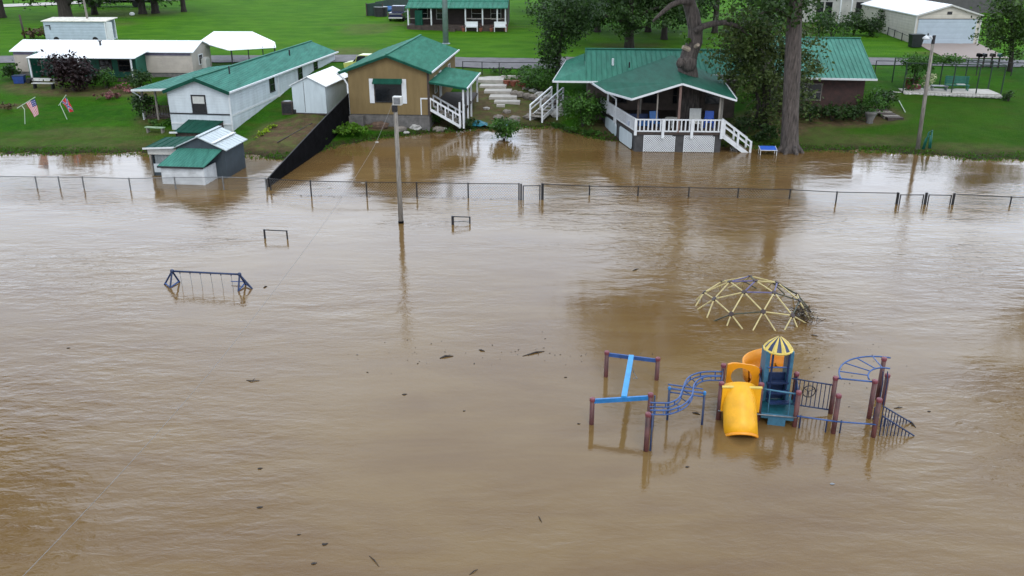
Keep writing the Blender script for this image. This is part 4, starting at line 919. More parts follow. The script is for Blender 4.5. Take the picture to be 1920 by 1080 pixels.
leaves('crown',[(*atY(x,y,Yb+o),r_,r_*.9,r_*.55) for x,y,r_,o in [(1035,18,2.8,3),(1085,8,2.8,0),(1130,25,2.4,1),(1175,22,2.2,-1),(1222,14,2.6,1),(1268,22,2.2,0),(1300,12,2.6,2),(1105,40,1.6,2),(1178,52,1.3,-1),(1240,40,1.5,-2),(1200,38,1.2,-2),(1150,-20,4,2),(1250,-20,4,2)]],15000,.36,LF['dark'],t,21,clump=.4)
bg('dark thick-trunked tree on the far lawn, right behind the oak trunk',(1245,74),13,6.2,22,n=9000,lo=.32)
bg('dark spreading tree at the top edge, right of the far porch house',(1075,40),13,6.5,23,n=9000,lo=.25)
bg('dark far tree filling the top edge behind the oak limbs',(1340,62),14,6.5,24,n=8000,lo=.2)
bg('dark far tree at the top edge, left of the pale house',(1440,52),13,6,25,n=7000,lo=.2)
bg('low dark tree in the shade behind the ridge, between two trunks',(1215,60),9,5.5,27,n=8000,lo=.12,ch=7)
bg('dark tree at the top edge right of the drooping willow',(1120,60),10,5.5,28,n=8000,lo=.15,ch=8)
bg('dark far tree at the top edge between porch house and willow',(1020,20),11,5.5,29,n=6000,lo=.15,ch=8)
# trees standing in the flood just outside the frame, seen only in the water
simple_tree('tall tree in the flood beyond the lower left edge, seen reflected',(-28.6,41,-1),21,4.8,301,'oak','bark',.4,6000,.36,None,9,.6)
simple_tree('tall tree in the flood beyond the right edge, seen reflected',(32.0,46,-1),15,4.2,302,'oak','bark',.35,6000,.36,None,8,.5)
# drooping tree left of the deck house
b=on(1046,150); t=thing('willow_tree','dark drooping tree overhanging the left corner of the green deck house','tree',b)
Yw=b[1]
wood(t,[(b[0],b[1],b[2]-.3,.3),(b[0],b[1],b[2]+1.5,.22),(*atY(1050,80,Yw),.16),(*atY(1062,10,Yw),.08)],[[(*atY(1047,100,Yw),.12),(*atY(1030,70,Yw),.07),(*atY(1020,60,Yw),.03)]],M['bark_dark'])
leaves('crown',[(*atY(1052,30,Yw),2.3,2,1.6),(*atY(1040,70,Yw),1.3,1.3,1.6),(*atY(1033,102,Yw),1.0,1.0,1.1),(*atY(1070,50,Yw),1.5,1.3,1.4),(*atY(1090,15,Yw),2.2,2,1.3),(*atY(1040,122,Yw),.7,.7,.7)],7500,.3,LF['dark'],t,26,clump=.4)
shrub('round_bush','dense round green bush left of the deck house hip roof',1010,172,3.4,2.3,'mid',2200,.24,31,'bush',k=6)
shrub('round_bush','large glossy bush between the left stairs and the deck',1092,238,3.6,2.7,'bright_bush' if 'bright_bush' in LF else 'mid',2600,.25,32,'bush',k=6)
for i,(x,y,w_,lb) in enumerate(((1075,248,1.7,'low weeds at the water edge under the large glossy bush'),(1112,254,2.0,'low weeds at the foot of the deck side wall'),(1045,240,1.3,'small weeds on the water edge below the left stairs'))): shrub('weed_patch',lb,x,y,w_,.45,'mid',380,.2,40+i,'weeds',stem=False,dp=1.0)
shrub('round_bush','small leafy bush standing in the flood below the stone path',946,262,2.2,1.6,'mid',1900,.22,33,'bush',k=5)
shrub('round_bush','feathery green bush at the right corner of the tan house',815,232,1.7,1.7,'mid',900,.22,34,'bush',k=4)
shrub('round_bush','low dark bush at the foot of the porch stairs',880,240,1.9,.7,'dark',500,.2,35,'bush')
shrub('weed_patch','bright weedy grass mound between black fence and tan house',648,252,3.6,.75,'weed',1800,.24,36,'weeds',stem=False,dp=2.6,k=6)
shrub('round_bush','dark scrubby bush against the black fence near the water',603,270,1.5,.9,'dark',420,.2,37,'bush')
shrub('round_bush','spindly bush under the picture window of the tan house',728,222,1.0,1.1,'mid',260,.22,38,'bush')
shrub('purple_bush','tall dark purple bush in front of the white porch roof',140,172,3.7,3.3,'maroon',3600,.3,39,'bush',k=7,dp=3)
shrub('round_bush','green bush on the trailer porch between the two right posts',200,166,2.2,1.7,'mid',900,.24,51,'bush')
shrub('round_bush','dark green bush at the right end of the trailer porch',262,165,2.4,1.6,'dark',900,.24,52,'bush')
shrub('round_bush','dark bush beside the left porch post of the white home',272,222,2.0,1.9,'dark',1300,.24,53,'bush')
shrub('weed_patch','leafy plants along the base of the white home porch',300,236,2.2,.6,'mid',500,.2,54,'weeds',stem=False)
shrub('round_bush','dark bush at the left corner of the cream trailer',22,150,1.5,1.5,'dark',500,.26,55,'bush')
shrub('flower_clump','pink and purple flowers in the bed below the trailer porch',205,186,2.8,.55,'flower',420,.2,56,'flowers',stem=False,dp=.9)
shrub('flower_clump','red flowers among the leaves near the right porch post',232,172,1.8,.8,'flower',260,.2,57,'flowers',stem=False)
shrub('weed_patch','brown-green planted bed at the left picture edge',8,205,2.6,.6,'straw',420,.22,58,'weeds',stem=False)
shrub('brush_pile','brown heap of brush left of the grey storage box',72,72,3.4,1.3,'straw',500,.35,59,'brush heap',stem=False)
for i,(x,y,w_,h_,lb,lf) in enumerate([(1520,226,2.6,1.5,'dark shrub at the foot of the brick wall right of the trunk','dark'),(1560,226,2.4,1.3,'low shrub below the middle of the brick wall','dark'),(1600,226,2.2,1.5,'shrub below the brick wall beside the grey urn','dark'),(1632,218,2.3,2.1,'bright leafy shrub at the right corner of the brick house','mid'),(1660,205,1.7,1.6,'dark shrub by the timber steps beside the brick house','dark'),(1507,205,1.5,2.2,'pale leafy sapling against the massive trunk','mid'),(1440,262,2.2,1.0,'dark undergrowth beside the right deck stairs','dark'),(1395,250,2.0,1.6,'dark bush under the right edge of the deck roof','dark')]): shrub('round_bush',lb,x,y,w_,h_,lf,900,.22,60+i,'bush',group='shrubs round the brick house')
for i,(x,y,w_,h_,lb) in enumerate([(1560,72,4.2,3.2,'broad dark shrub in front of the pale house'),(1535,62,3.2,2.6,'shrub at the left front of the pale house'),(1600,66,3.2,3.0,'tall dark shrub between pale house and garage'),(1650,60,2.8,2.8,'dark shrub against the garage side wall'),(1632,68,2.4,2.2,'round shrub just left of the garage wall shrub')]): shrub('round_bush',lb,x,y,w_,h_,'dark' if i!=1 else 'mid',1100,.3,70+i,'bush',group='shrubs by the pale house')
shrub('round_bush','bushy hedge clump by the road above the stone path',990,150,4.2,1.4,'mid',900,.25,76,'bush')
shrub('round_bush','low green clump beside the road gate',940,138,2.4,.7,'mid',300,.24,77,'bush')
# right-hand tree over the road
b=on(1893,134); t=thing('shade_tree','leafy tree by the road at the right edge, over the garage drive','tree',b); Yw=b[1]
wood(t,[(b[0],b[1],b[2]-.3,.26),(*atY(1896,110,Yw),.2),(*atY(1898,70,Yw),.15),(*atY(1896,20,Yw),.07)],[[(*atY(1897,80,Yw),.1),(*atY(1860,68,Yw),.06),(*atY(1838,66,Yw),.02)],[(*atY(1897,60,Yw),.1),(*atY(1930,40,Yw),.05)]],M['bark_dark'])
leaves('crown',[(*atY(1885,30,Yw),2.1,1.9,1.5),(*atY(1905,60,Yw),1.9,1.7,1.3),(*atY(1855,62,Yw),1.3,1.2,.7),(*atY(1872,82,Yw),.9,.9,.5),(*atY(1940,40,Yw),2.4,2,2),(*atY(1905,5,Yw),2.0,1.8,1.3),(*atY(1900,98,Yw),.8,.8,.6)],7000,.3,LF['oak'],t,81,clump=.35,hollow=.5)
# far trees, top left
for i,(x,y,h,cr,trr,lb) in enumerate([(125,38,11,5.0,.85,'thick-trunked tree at the top edge above the storage box'),(178,27,10,4.2,.4,'tree with a slanting trunk right of the thick one'),(4,33,11,4.5,.5,'dark trunk at the top left corner'),(268,26,10,4.6,.5,'far tree before the parked trailer, left of a pair'),(292,25,10,4.6,.5,'far tree right of its close neighbour behind the lawn')]):
    simple_tree(lb,on(x,y),h,cr,90+i,'dark','bark_dark',trr,6500,.42,'trees across the far left lawn',h*.75,.2)
bg('far tree right of the parked trailer at the top edge',(345,22),10,4.6,96,n=5200)
# ------------------------------------------------------------------ posts, lamps, wires
b=at(752,418); t=thing('utility_pole','weathered wooden pole in the flood with a box lamp on top','pole',b)
tp=atY(741,196,b[1])
MB().tube((b[0],b[1],-1.2),(tp[0],tp[1],tp[2]),.135,.1,10).build('pole',M['grey_wood'],t,True)
MB().tube((b[0],b[1],-.3),(b[0],b[1],.12),.15,.145,10).build('collar',M['black'],t)
hd=MB(Fr(tp[0]+.1,tp[1],tp[2],-8)).box(-.17,.27,-.22,.12,.0,.42).build('lamp_housing',M['chair_white'],t)
MB(Fr(tp[0]+.1,tp[1],tp[2],-8)).box(-.12,.22,-.235,-.222,.05,.37).build('lens',M['galv'],hd)
MB(Fr(tp[0],tp[1],tp[2],0)).box(-.16,.1,-.14,.1,-.34,-.02).build('junction_box',M['dark_metal'],t)
b=at(1720,283); t=thing('street_lamp','leaning wooden lamp pole with curved white arm by the green hose','street lamp',b)
tp=atY(1751,70,b[1]); q=lambda a,c:atY(a,c,b[1])
MB().tube((b[0],b[1],-.4),tp,.15,.10,10).build('pole',M['grey_wood'],t,True)
MB().tube(q(1749,82),q(1752,66),.12,.11,8).build('pole_cap',M['dark_metal'],t)
MB().path([q(1749,80),q(1748,72),q(1745,68),q(1740,69)],.045).build('arm',M['white'],t,True)
p=q(1738,70); hd=MB().lathe((p[0]-.05,p[1],p[2]-.12),[(.12,-.02),(.22,.0),(.24,.06),(.1,.2),(.04,.24)],12).build('lamp_head',M['white'],t,True)
MB().tube((p[0]+.05,p[1],p[2]+.12),(p[0]+.05,p[1],p[2]+.26),.05).build('photocell',M['dark_metal'],hd)
mb=MB(); mb.path([(b[0]+.35,b[1]-.1,-.1),(b[0]+.55,b[1]-.1,1.35),(b[0]+.75,b[1]-.1,1.5),(b[0]+.85,b[1]-.1,.1)],.06); mb.path([(b[0]+.3,b[1]-.05,-.1),(b[0]+.45,b[1]-.05,.9),(b[0]+.7,b[1]-.05,1.1),(b[0]+.78,b[1]-.05,.05)],.07)
solo(mb,'garden_hose',M['bench_green'],'green coil of hose hung at the foot of the leaning lamp pole','hose',(b[0]+.5,b[1],0),smooth=True)
b=on(838,100); t=thing('steel_pole','thick grey-green steel pole behind the tan house roof','pole',(b[0],b[1],b[2]))
b2=on(836,82); MB().tube((b2[0],b2[1],b2[2]-.3),(*b2[:2],b2[2]+13),.33,.24,12).build('pole',M['grey_pole'],t,True)
MB().lathe((b2[0],b2[1],b2[2]-.1),[(.5,0),(.5,.12),(.36,.2)],12).build('base_flange',M['grey_pole'],t)
t.location=b2; 
for o in t.children: o.location=(b[0]-b2[0],b[1]-b2[1],b[2]-b2[2])
b=on(172,75); solo(MB().tube((b[0],b[1],b[2]-.3),(b[0]-.3,b[1],b[2]+9),.14,.09,8),'utility_pole',M['grey_wood'],'slim grey pole in front of the storage box','pole',b,smooth=True)
b=on(47,72); solo(MB().tube((b[0],b[1],b[2]-.3),(b[0]-.12,b[1],b[2]+2.6),.13,.11,8),'gate_post',M['dark_wood'],'short dark post on the lawn left of the brush heap','post',b,smooth=True)
# overhead service wire, running from the pole past the camera's left
p0=Vector((-5.9,45.0,6.55)); mb=MB()
wk=[Vector(v) for v in [(-5.9,45,6.55),(-6.07,41.4,5.75),(-6.21,38.4,5.28),(-6.55,31,4.78),(-6.97,22.2,4.53),(-7.22,16.8,4.6),(-7.49,11.1,4.98),(-7.85,4,5.75)]]; wp=[]
for i in range(len(wk)-1):
    a,b_,c_,d_=wk[max(i-1,0)],wk[i],wk[i+1],wk[min(i+2,len(wk)-1)]
    for k in range(6):
        f=k/6; wp.append(tuple(.5*((2*b_)+(c_-a)*f+(2*a-5*b_+4*c_-d_)*f*f+(3*b_-a-3*c_+d_)*f**3)))
wp.append(tuple(wk[-1]))
mb.path(wp,.005,4); solo(mb,'service_wire',M['wire'],'thin overhead wire sagging from the box-lamp pole toward lower left','wire',tuple(p0))
# ------------------------------------------------------------------ chain-link fences and gates
def h_at(b,py): return up(b,py)
def chain(name,label,cat,path,mt,tops,fabric=True,bottom=None):
    """path: water-level picture points with a post at each; tops: rail height in metres at each post"""
    bs=[at(*p) for p in path]; t=thing(name,label,cat,bs[0])
    for b,hh in zip(bs,tops): MB().tube((b[0],b[1],-1),(b[0],b[1],hh+.05),.042,n=7).build('post',M[mt],t)
    mb=MB()
    for (a,ha),(c,hc) in zip(zip(bs,tops),zip(bs[1:],tops[1:])): mb.tube((a[0],a[1],ha),(c[0],c[1],hc),.026,n=6)
    mb.build('top_rail',M[mt],t)
    if fabric:
        mb=MB()
        for (a,ha),(c,hc) in zip(zip(bs,tops),zip(bs[1:],tops[1:])):
            A_,B_=Vector((a[0],a[1],0)),Vector((c[0],c[1],0)); Ln=(B_-A_).length; hh=(ha+hc)/2-.02; st=.16
            k=int((Ln+hh)/st)
            for s_ in (1,-1):
                for i in range(k+1):
                    u0=-hh+i*st; ulo,uhi=u0,u0+hh; zlo,zhi=0,hh
                    if ulo<0: zlo=-ulo; ulo=0
                    if uhi>Ln: zhi=hh-(uhi-Ln); uhi=Ln
                    if zhi-zlo<.03: continue
                    if s_==-1: ulo,uhi=Ln-ulo,Ln-uhi
                    p=A_.lerp(B_,ulo/Ln); q_=A_.lerp(B_,uhi/Ln); mb.tube((p.x,p.y,zlo-.02),(q_.x,q_.y,zhi),.0055,n=3,cap=False)
        mb.build('wire_mesh',M['fence_wire'],t)
    return t
M['fence_wire']=mat('fence_wire',(.16,.16,.16),.6,.3,.2,6)
M['fence_dark']=mat('dark_fence_steel',(.03,.03,.032),.55,.3,.3,5)
chain('chain_link_fence','chain-link fence half drowned across the left of the flood','fence',[(-60,350),(70,353),(113,353),(158,354),(245,356),(330,355),(420,356),(500,357)],'galv',[.68,.7,.7,.72,.70,.72,.78,.74])
chain('chain_link_fence','chain-link fence between the black barrier and the middle gate','fence',[(508,357),(584,367),(688,368),(782,369),(878,371),(973,375)],'fence_dark',[.7,.88,.84,.85,.86,.95])
chain('chain_link_fence','dark chain-link fence right of the middle gate','fence',[(1018,374),(1105,366),(1196,367),(1291,369),(1383,371),(1480,373),(1567,380),(1680,382)],'fence_dark',[.9,.55,.55,.55,.55,.55,.62,.62])
chain('chain_link_fence','chain-link fence running out past the right picture edge','fence',[(1787,383),(1894,383),(2010,385)],'fence_dark',[.6,.42,.4])
def gate(label,path,mt,h):
    bs=[at(*p) for p in path]; t=thing('chain_link_gate',label,'gate',bs[0]); a,c=Vector(bs[0]),Vector(bs[1])
    f=(c-a).normalized()*.12
    for p in (a+f,c-f): MB().tube((p.x,p.y,-.8),(p.x,p.y,h),.035,n=7).build('stile',M[mt],t)
    p,q_=a+f,c-f; MB().tube((p.x,p.y,h-.03),(q_.x,q_.y,h-.03),.028,n=6).build('top_bar',M[mt],t)
    mb=MB(); n_=int((q_-p).length/.13)
    for i in range(n_):
        u=p.lerp(q_,i/n_); v=p.lerp(q_,min(1,(i+2.5)/n_)); mb.tube((u.x,u.y,0),(v.x,v.y,h-.05),.004,n=3,cap=False).tube((v.x,v.y,0),(u.x,u.y,h-.05),.004,n=3,cap=False)
    mb.build('wire_mesh',M['fence_wire'],t)
    for p in (a,c): MB().tube((p.x,p.y,-1),(p.x,p.y,h+.1),.05,n=8).build('gate_post',M[mt],t)
gate('narrow chain-link gate in the middle of the flooded fence',[(977,375),(1016,374)],'fence_dark',.86)
gate('left leaf of the double gate in the right fence',[(1682,383),(1733,383)],'fence_dark',.58)
gate('right leaf of the double gate in the right fence',[(1735,383),(1785,384)],'fence_dark',.58)
# low bars poking out of the water
def bars(label,a,c,ta,tc_,mid=False,thick=False):
    A_,C_=at(*a),at(*c); za,zc_=up(A_,ta),up(C_,tc_); t=thing('metal_barrier',label,'barrier',A_)
    for p,z,r_ in ((A_,za,.05 if not thick else .07),(C_,zc_,.04)): MB().tube((p[0],p[1],-.8),(p[0],p[1],z),r_,n=7).build('post',M['dark_metal'],t)
    MB().tube((A_[0],A_[1],za-.03),(C_[0],C_[1],zc_-.03),.03,n=6).build('top_bar',M['dark_metal'],t)
    if mid: MB().tube((A_[0],A_[1],za*.35),(C_[0],C_[1],zc_*.35),.025,n=6).build('lower_bar',M['galv'],t)
bars('dark two-post bar frame in the water above the swing set',(497,447),(539,448),430,432)
bars('small bar frame with two rails right of the box-lamp pole',(849,421),(881,419),405,406,True,True)
# road-side fence and gate, top
def rail_fence(name,label,cat,pp,hh,mt,rails=(1.0,),pr=.04):
    bs=[on(*p) for p in pp]; t=thing(name,label,cat,bs[0])
    for b in bs: MB().tube((b[0],b[1],b[2]-.2),(b[0],b[1],b[2]+hh),pr,n=6).build('post',M[mt],t)
    for f in rails:
        mb=MB()
        for a,c in zip(bs,bs[1:]): mb.tube((a[0],a[1],a[2]+hh*f),(c[0],c[1],c[2]+hh*f),.032,n=6)
        mb.build('rail',M[mt],t)
    return t
rail_fence('pipe_gate','dark pipe gate and rail along the road above the stone path','gate',[(868,140),(904,141),(936,142),(1010,142)],1.25,'dark_metal',(.97,.5))
rail_fence('rail_fence','thin dark rail fence along the road behind the vine pergola','fence',[(1640,139),(1700,140),(1765,141),(1830,142),(1895,143),(1960,144)],1.2,'dark_metal',(.98,))
rail_fence('rail_fence','low dark fence along the side wall of the garage','fence',[(1705,84),(1690,77),(1676,71),(1664,66)],.9,'dark_metal',(.9,),.05)
# ------------------------------------------------------------------ pergola and patio
b=on(1780,180); pz=on(1850,172)[2]-.02
c4=[on(1668,172),on(1884,186),on(1862,170),on(1695,168)]; t=thing('patio_slab','raised pale concrete patio with white stone edging under the pergola','patio',b)
zz=max(p[2] for p in c4)+.05
a=[(c4[0][0]+.9,c4[0][1]-.6),(c4[1][0]-.2,c4[1][1]+.3),(c4[1][0]+.1,c4[1][1]+3.2),(c4[0][0]+1.3,c4[0][1]+3.0)]
MB().slab([(x,y,zz) for x,y in a],.35).build('slab',M['concrete'],t)
mb=MB(); n_=26
for i in range(n_):
    f=i/n_; x=a[0][0]+(a[1][0]-a[0][0])*f; y=a[0][1]+(a[1][1]-a[0][1])*f-.22; mb.lump((x+.15,y,zz-.18),.2+.05*math.sin(i*3),.13,.13,i,.2,8,5)
mb.build('stone_edging',M['rock_white'],t)
MB().box(a[0][0]-1.0,a[0][0]-.05,a[0][1]+.2,a[0][1]+1.3,zz-.4,zz-.12).build('step',M['concrete'],t)
t=thing('pergola','dark metal pergola frame partly smothered in vines over the patio','pergola',(a[0][0],a[0][1],zz))
fr=[];bk=[]
for i in range(5):
    f=i/4; fr.append((a[0][0]+(a[1][0]-a[0][0])*f,a[0][1]+(a[1][1]-a[0][1])*f+.1)); bk.append((a[3][0]+(a[2][0]-a[3][0])*f,a[3][1]+(a[2][1]-a[3][1])*f-.1))
hz=2.3
for x,y in fr+bk: MB().tube((x,y,zz-.3),(x,y,zz+hz),.055,n=7).build('post',M['green_post'],t)
for L_ in (fr,bk): MB().path([(x,y,zz+hz) for x,y in L_],.045).build('top_rail',M['green_post'],t)
for p,q_ in zip(fr,bk): MB().tube((*p,zz+hz+.03),(*q_,zz+hz+.03),.035,n=6).build('cross_bar',M['green_post'],t)
bb=(fr[0][0]+.9,fr[0][1]+.5,zz)
t=thing('climbing_vine','thick leafy vine covering the left half of the pergola top','vine',bb)
mb=MB(); mb.path([(bb[0],bb[1],zz-.1),(bb[0]+.1,bb[1],zz+1.2),(bb[0],bb[1],zz+2.3)],[.08,.07,.05]); mb.build('stem',M['bark_dark'],t)
leaves('foliage',[(bb[0],bb[1],zz+1.0,.42,.42,1.2,1.6),(bb[0]+1.1,bb[1]+.5,zz+1.6,.45,.4,.8),(bb[0]+.4,bb[1]+.5,zz+2.35,1.3,1.0,.38,1.5),(bb[0]+2.4,bb[1]+1.0,zz+2.4,1.6,1.0,.25,1.4),(bb[0]+4,bb[1]+1.2,zz+2.4,.9,.8,.18)],3300,.22,LF['mid'],t,85,clump=.2)
p=(fr[2][0]+.95,fr[2][1]+1.2,zz)
t=thing('garden_bench','green slatted bench on the patio under the pergola','bench',p)
F=Fr(p[0],p[1],p[2],-10)
MB(F).box(-.95,.95,-.25,.25,.4,.47).build('seat',M['bench_green'],t); 
mb=MB(F)
for k in range(4): mb.box(-.95,.95,.24,.28,.52+k*.16,.66+k*.16)
mb.build('backrest',M['bench_green'],t)
for u in (-.85,.85):
    for v in (-.2,.22): MB(F).box(u-.04,u+.04,v-.04,v+.04,0,.42 if v<0 else 1.15).build('leg',M['bench_green'],t)
MB(F).box(-.05,.6,-.2,.15,.471,.54).build('cushion',M['chair_white'],t)
F=Fr(p[0]-1.5,p[1]-.1,p[2],-10)
t=thing('low_table','low pale table left of the green pergola bench','table',F((0,0,0)))
MB(F).box(-.65,.65,-.3,.3,.36,.42).build('top',M['galv'],t)
for u in (-.55,.55):
    for v in (-.22,.22): MB(F).box(u-.03,u+.03,v-.03,v+.03,0,.36).build('leg',M['galv'],t)
F=Fr(fr[1][0]-.75,fr[1][1]+1.1,zz,-5)
t=thing('armchair','dark red seat in the shade of the pergola vine','seat',F((0,0,0)))
MB(F).box(-.55,.55,-.3,.3,.1,.42).build('seat',M['red'],t); MB(F).box(-.55,.55,.22,.34,.42,.95).build('backrest',M['red'],t)
MB(F).box(-.15,.3,-.34,-.1,.42,.52).build('cushion',mat('pink_cushion',(.62,.36,.34),.8),t)
p=(fr[1][0]+.35,fr[1][1]+.9,zz); t=thing('potted_plant','tall pot of white flowers on the patio by the lamp pole','potted plant',p)
MB().lathe(p,[(.2,0),(.3,.4),(.26,.4)],12).build('pot',M['rock_white'],t); leaves('blooms',[(p[0],p[1],p[2]+1.0,.45,.4,.55)],320,.2,leafmat('white_blooms',(.25,.33,.2),(.85,.85,.8),.15),t,87,clump=.13)
p=on(1888,188); shrub('round_bush','small dark shrub at the right end of the stone patio edging',1890,190,.9,.9,'dark',260,.18,88,'bush')
# mailboxes, bin, timber steps, urn
for i,(x,lb) in enumerate(((1832,'black mailbox with a square box, first of the roadside row'),(1842,'narrow dark mailbox, second in the roadside row'),(1857,'dark mailbox with a raised flag, third in the roadside row'),(1871,'greenish mailbox at the right end of the roadside row'))):
    b=on(x,127); t=thing('mailbox',lb,'mailbox',b,'mailboxes by the road')
    MB().box(b[0]-.06,b[0]+.06,b[1]-.06,b[1]+.06,b[2]-.2,b[2]+1.0).build('post',M['dark_wood'],t)
    mb=MB(); w_=.16 if i!=1 else .12
    mb.prism([(b[0]-w_,b[1]-.28,b[2]+1.0),(b[0]+w_,b[1]-.28,b[2]+1.0),(b[0]+w_,b[1]-.28,b[2]+1.2),(b[0]+w_*.6,b[1]-.28,b[2]+1.3),(b[0]-w_*.6,b[1]-.28,b[2]+1.3),(b[0]-w_,b[1]-.28,b[2]+1.2)],(0,.55,0)); mb.build('box',M[['black','dark_metal','dark_wood','bench_green'][i]],t)
    if i==2: MB().box(b[0]+.17,b[0]+.19,b[1]-.1,b[1]+.0,b[2]+1.15,b[2]+1.55).build('flag',M['dark_metal'],t)
b=on(1716,89); F=Fr(b[0],b[1],b[2],0); t=thing('wheelie_bin','black wheeled rubbish bin at the left of the garage door','rubbish bin',b)
MB(F).prism([(-.55,-.4,.05),(.45,-.4,.05),(.62,-.5,1.3),(-.7,-.5,1.3)],(0,.95,0)).build('body',M['trash'],t); MB(F).box(-.74,.66,-.55,.5,1.3,1.38).build('lid',M['trash'],t)
for u in (-.45,.38): MB(F).tube((u,.5,.15),(u+.08,.5,.15),.15,n=10).build('wheel',M['rubber'],t)
b=on(1680,224); t=thing('timber_steps','dark timber garden steps at the right of the brick house','steps',b)
for k in range(5):
    x,y=b[0]-.25*k*.3,b[1]+.55*k; z=gz(x,y); MB().box(x-.7,x+.5,y-.2,y+.35,z-.2,z+.16).build('tread',M['grey_wood' if k%2 else 'dark_wood'],t)
b=on(1630,231); t=thing('stone_urn','weathered grey stone urn at the foot of the brick house shrubs','urn',b)
MB().lathe((b[0],b[1],b[2]-.05),[(.25,0),(.28,.1),(.22,.2),(.42,.75),(.46,.9),(.36,.9)],14).build('bowl',M['block'],t,True)
leaves('plant',[(b[0],b[1],b[2]+.95,.3,.3,.18)],70,.18,LF['mid'],t,89,clump=.1)
p=[on(1683,186),on(1697,212)]; solo(MB().tube((p[0][0],p[0][1],p[0][2]+.06),(p[1][0],p[1][1],p[1][2]+.06),.035,n=6),'garden_pole',M['pvc'],'thin pale pole lying on the lawn below the patio','pole',p[0])
p=[on(1655,183),on(1676,183)]; solo(MB().beam((p[0][0],p[0][1],p[0][2]+.08),(p[1][0],p[1][1],p[1][2]+.08),.2,.16),'garden_plank',M['cut'],'pale plank between the brick house shrubs and the patio','plank',p[0])
# ------------------------------------------------------------------ stone path and garden clutter in the gap
def slabstep(i,px,py,w_,d,lb):
    b=on(px,py); t=solo(MB(Fr(b[0],b[1],b[2],-4)).box(-w_/2,w_/2,-d/2,d/2,-.3,.14),'stepping_slab',M['concrete'],lb,'slab',b,'pale slabs of the garden path')
slabstep(0,921,149,2.4,2.6,'largest pale slab at the top of the garden path below the gate')
slabstep(1,925,162,2.4,1.3,'second pale path slab, just below the large top slab')
slabstep(2,934,171.5,2.4,1.4,'third pale path slab in the middle of the flight')
slabstep(3,944,182.5,2.4,1.5,'fourth pale path slab, wider and lower in the flight')
slabstep(4,951,192,2.2,.9,'narrow fifth path slab near the bottom of the flight')
slabstep(5,939,199.5,.7,.45,'small lowest slab at the foot of the garden path')
b=on(960,147); solo(MB(Fr(b[0],b[1],b[2],-3)).box(-1.0,2.4,-.2,.2,-.1,.25),'garden_wall',M['concrete'],'low pale wall right of the top path slab','wall',b)
b=on(985,188); mb=MB(); g=random.Random(4)
for i in range(9): x=b[0]-.9+i*.52; y=b[1]+1.3-i*.42; mb.lump((x,y,gz(x,y)+.2),.4,.3,.32,i,.2,8,5)
solo(mb,'stone_wall',M['rock'],'rough dark stone retaining wall right of the path slabs','wall',b)
for i,(x,y,s_,mt,lb) in enumerate([(712,240,.75,'dirt_mound','mound of brown soil at the foot of the tan house wall'),(780,241,.55,'rock_white','pale boulder right of the box-lamp pole top'),(752,245,.5,'rock','grey flat boulder between soil mound and pale boulder'),(762,250,.25,'rock_white','small white stone at the water edge below the pale boulder'),(822,245,.5,'rock','dark flat stone at the water edge below the corner bush'),(832,243,.25,'rock_white','small white stone beside the dark flat stone'),(912,205,.3,'rock_white','pale block beside the blue tarpaulin heap'),(1000,172,.4,'rock_white','pale rock at the upper edge of the bank by the round bush'),(1012,178,.45,'rock_white','larger pale rock lower on the bank by the round bush'),(1028,183,.4,'rock_white','pale rock nearest the top of the left deck stairs'),(985,168,.35,'rock','grey rock left of the pale bank rocks'),(935,222,.45,'rock','yellowish flat rock on the bank left of the gap'),(965,225,.55,'rock','broad yellowish rock on the bank above the water'),(995,222,.6,'rock','yellow-grey rock on the bank below the left stairs'),(950,211,.4,'rock','small rock below the foot of the garden path')]):
    b=on(x,y); solo(MB().lump((b[0],b[1],b[2]+s_*.18),s_,s_*.75,s_*.48,i+100,.22,10,6),'boulder' if mt!='dirt_mound' else 'soil_mound',M[mt],lb,'rock' if mt!='dirt_mound' else 'soil heap',b,smooth=False)
for i,(x,y,lb) in enumerate([(950,160,'terracotta pot at the left of the pot row by the low wall'),(962,161,'terracotta pot in the middle of the pot row'),(975,160,'terracotta pot at the right of the pot row'),(983,165,'terracotta pot set apart near the round bush')]):
    b=on(x,y); t=thing('flower_pot',lb,'flower pot',b,'terracotta pots by the path'); MB().lathe((b[0],b[1],b[2]-.05),[(.2,0),(.34,.5),(.28,.5)],12).build('pot',M['terracotta'],t); leaves('plant',[(b[0],b[1],b[2]+.55,.3,.3,.2)],60,.18,LF['mid'],t,120+i,clump=.1)
b=on(918,236); mb=MB(); g=random.Random(9)
pts=[];nx=9
for j in range(6):
    for i in range(nx): pts.append((b[0]-1.4+2.8*i/8,b[1]-.6+1.3*j/5,b[2]+.05+.35*math.sin(i*.8+.4)*math.sin(math.pi*j/5)+g.uniform(0,.14)))
mb.add(pts,[(j*nx+i,j*nx+i+1,(j+1)*nx+i+1,(j+1)*nx+i) for j in range(5) for i in range(nx-1)])
solo(mb,'tarpaulin',M['pool_teal'],'crumpled teal tarpaulin at the water edge below the path','tarpaulin',b)
b=on(930,238); solo(MB().lump((b[0]+.1,b[1]-.5,b[2]+.15),.6,.35,.16,77,.2),'white_sack',M['chair_white'],'white sack lying on the teal tarpaulin','sack',b)
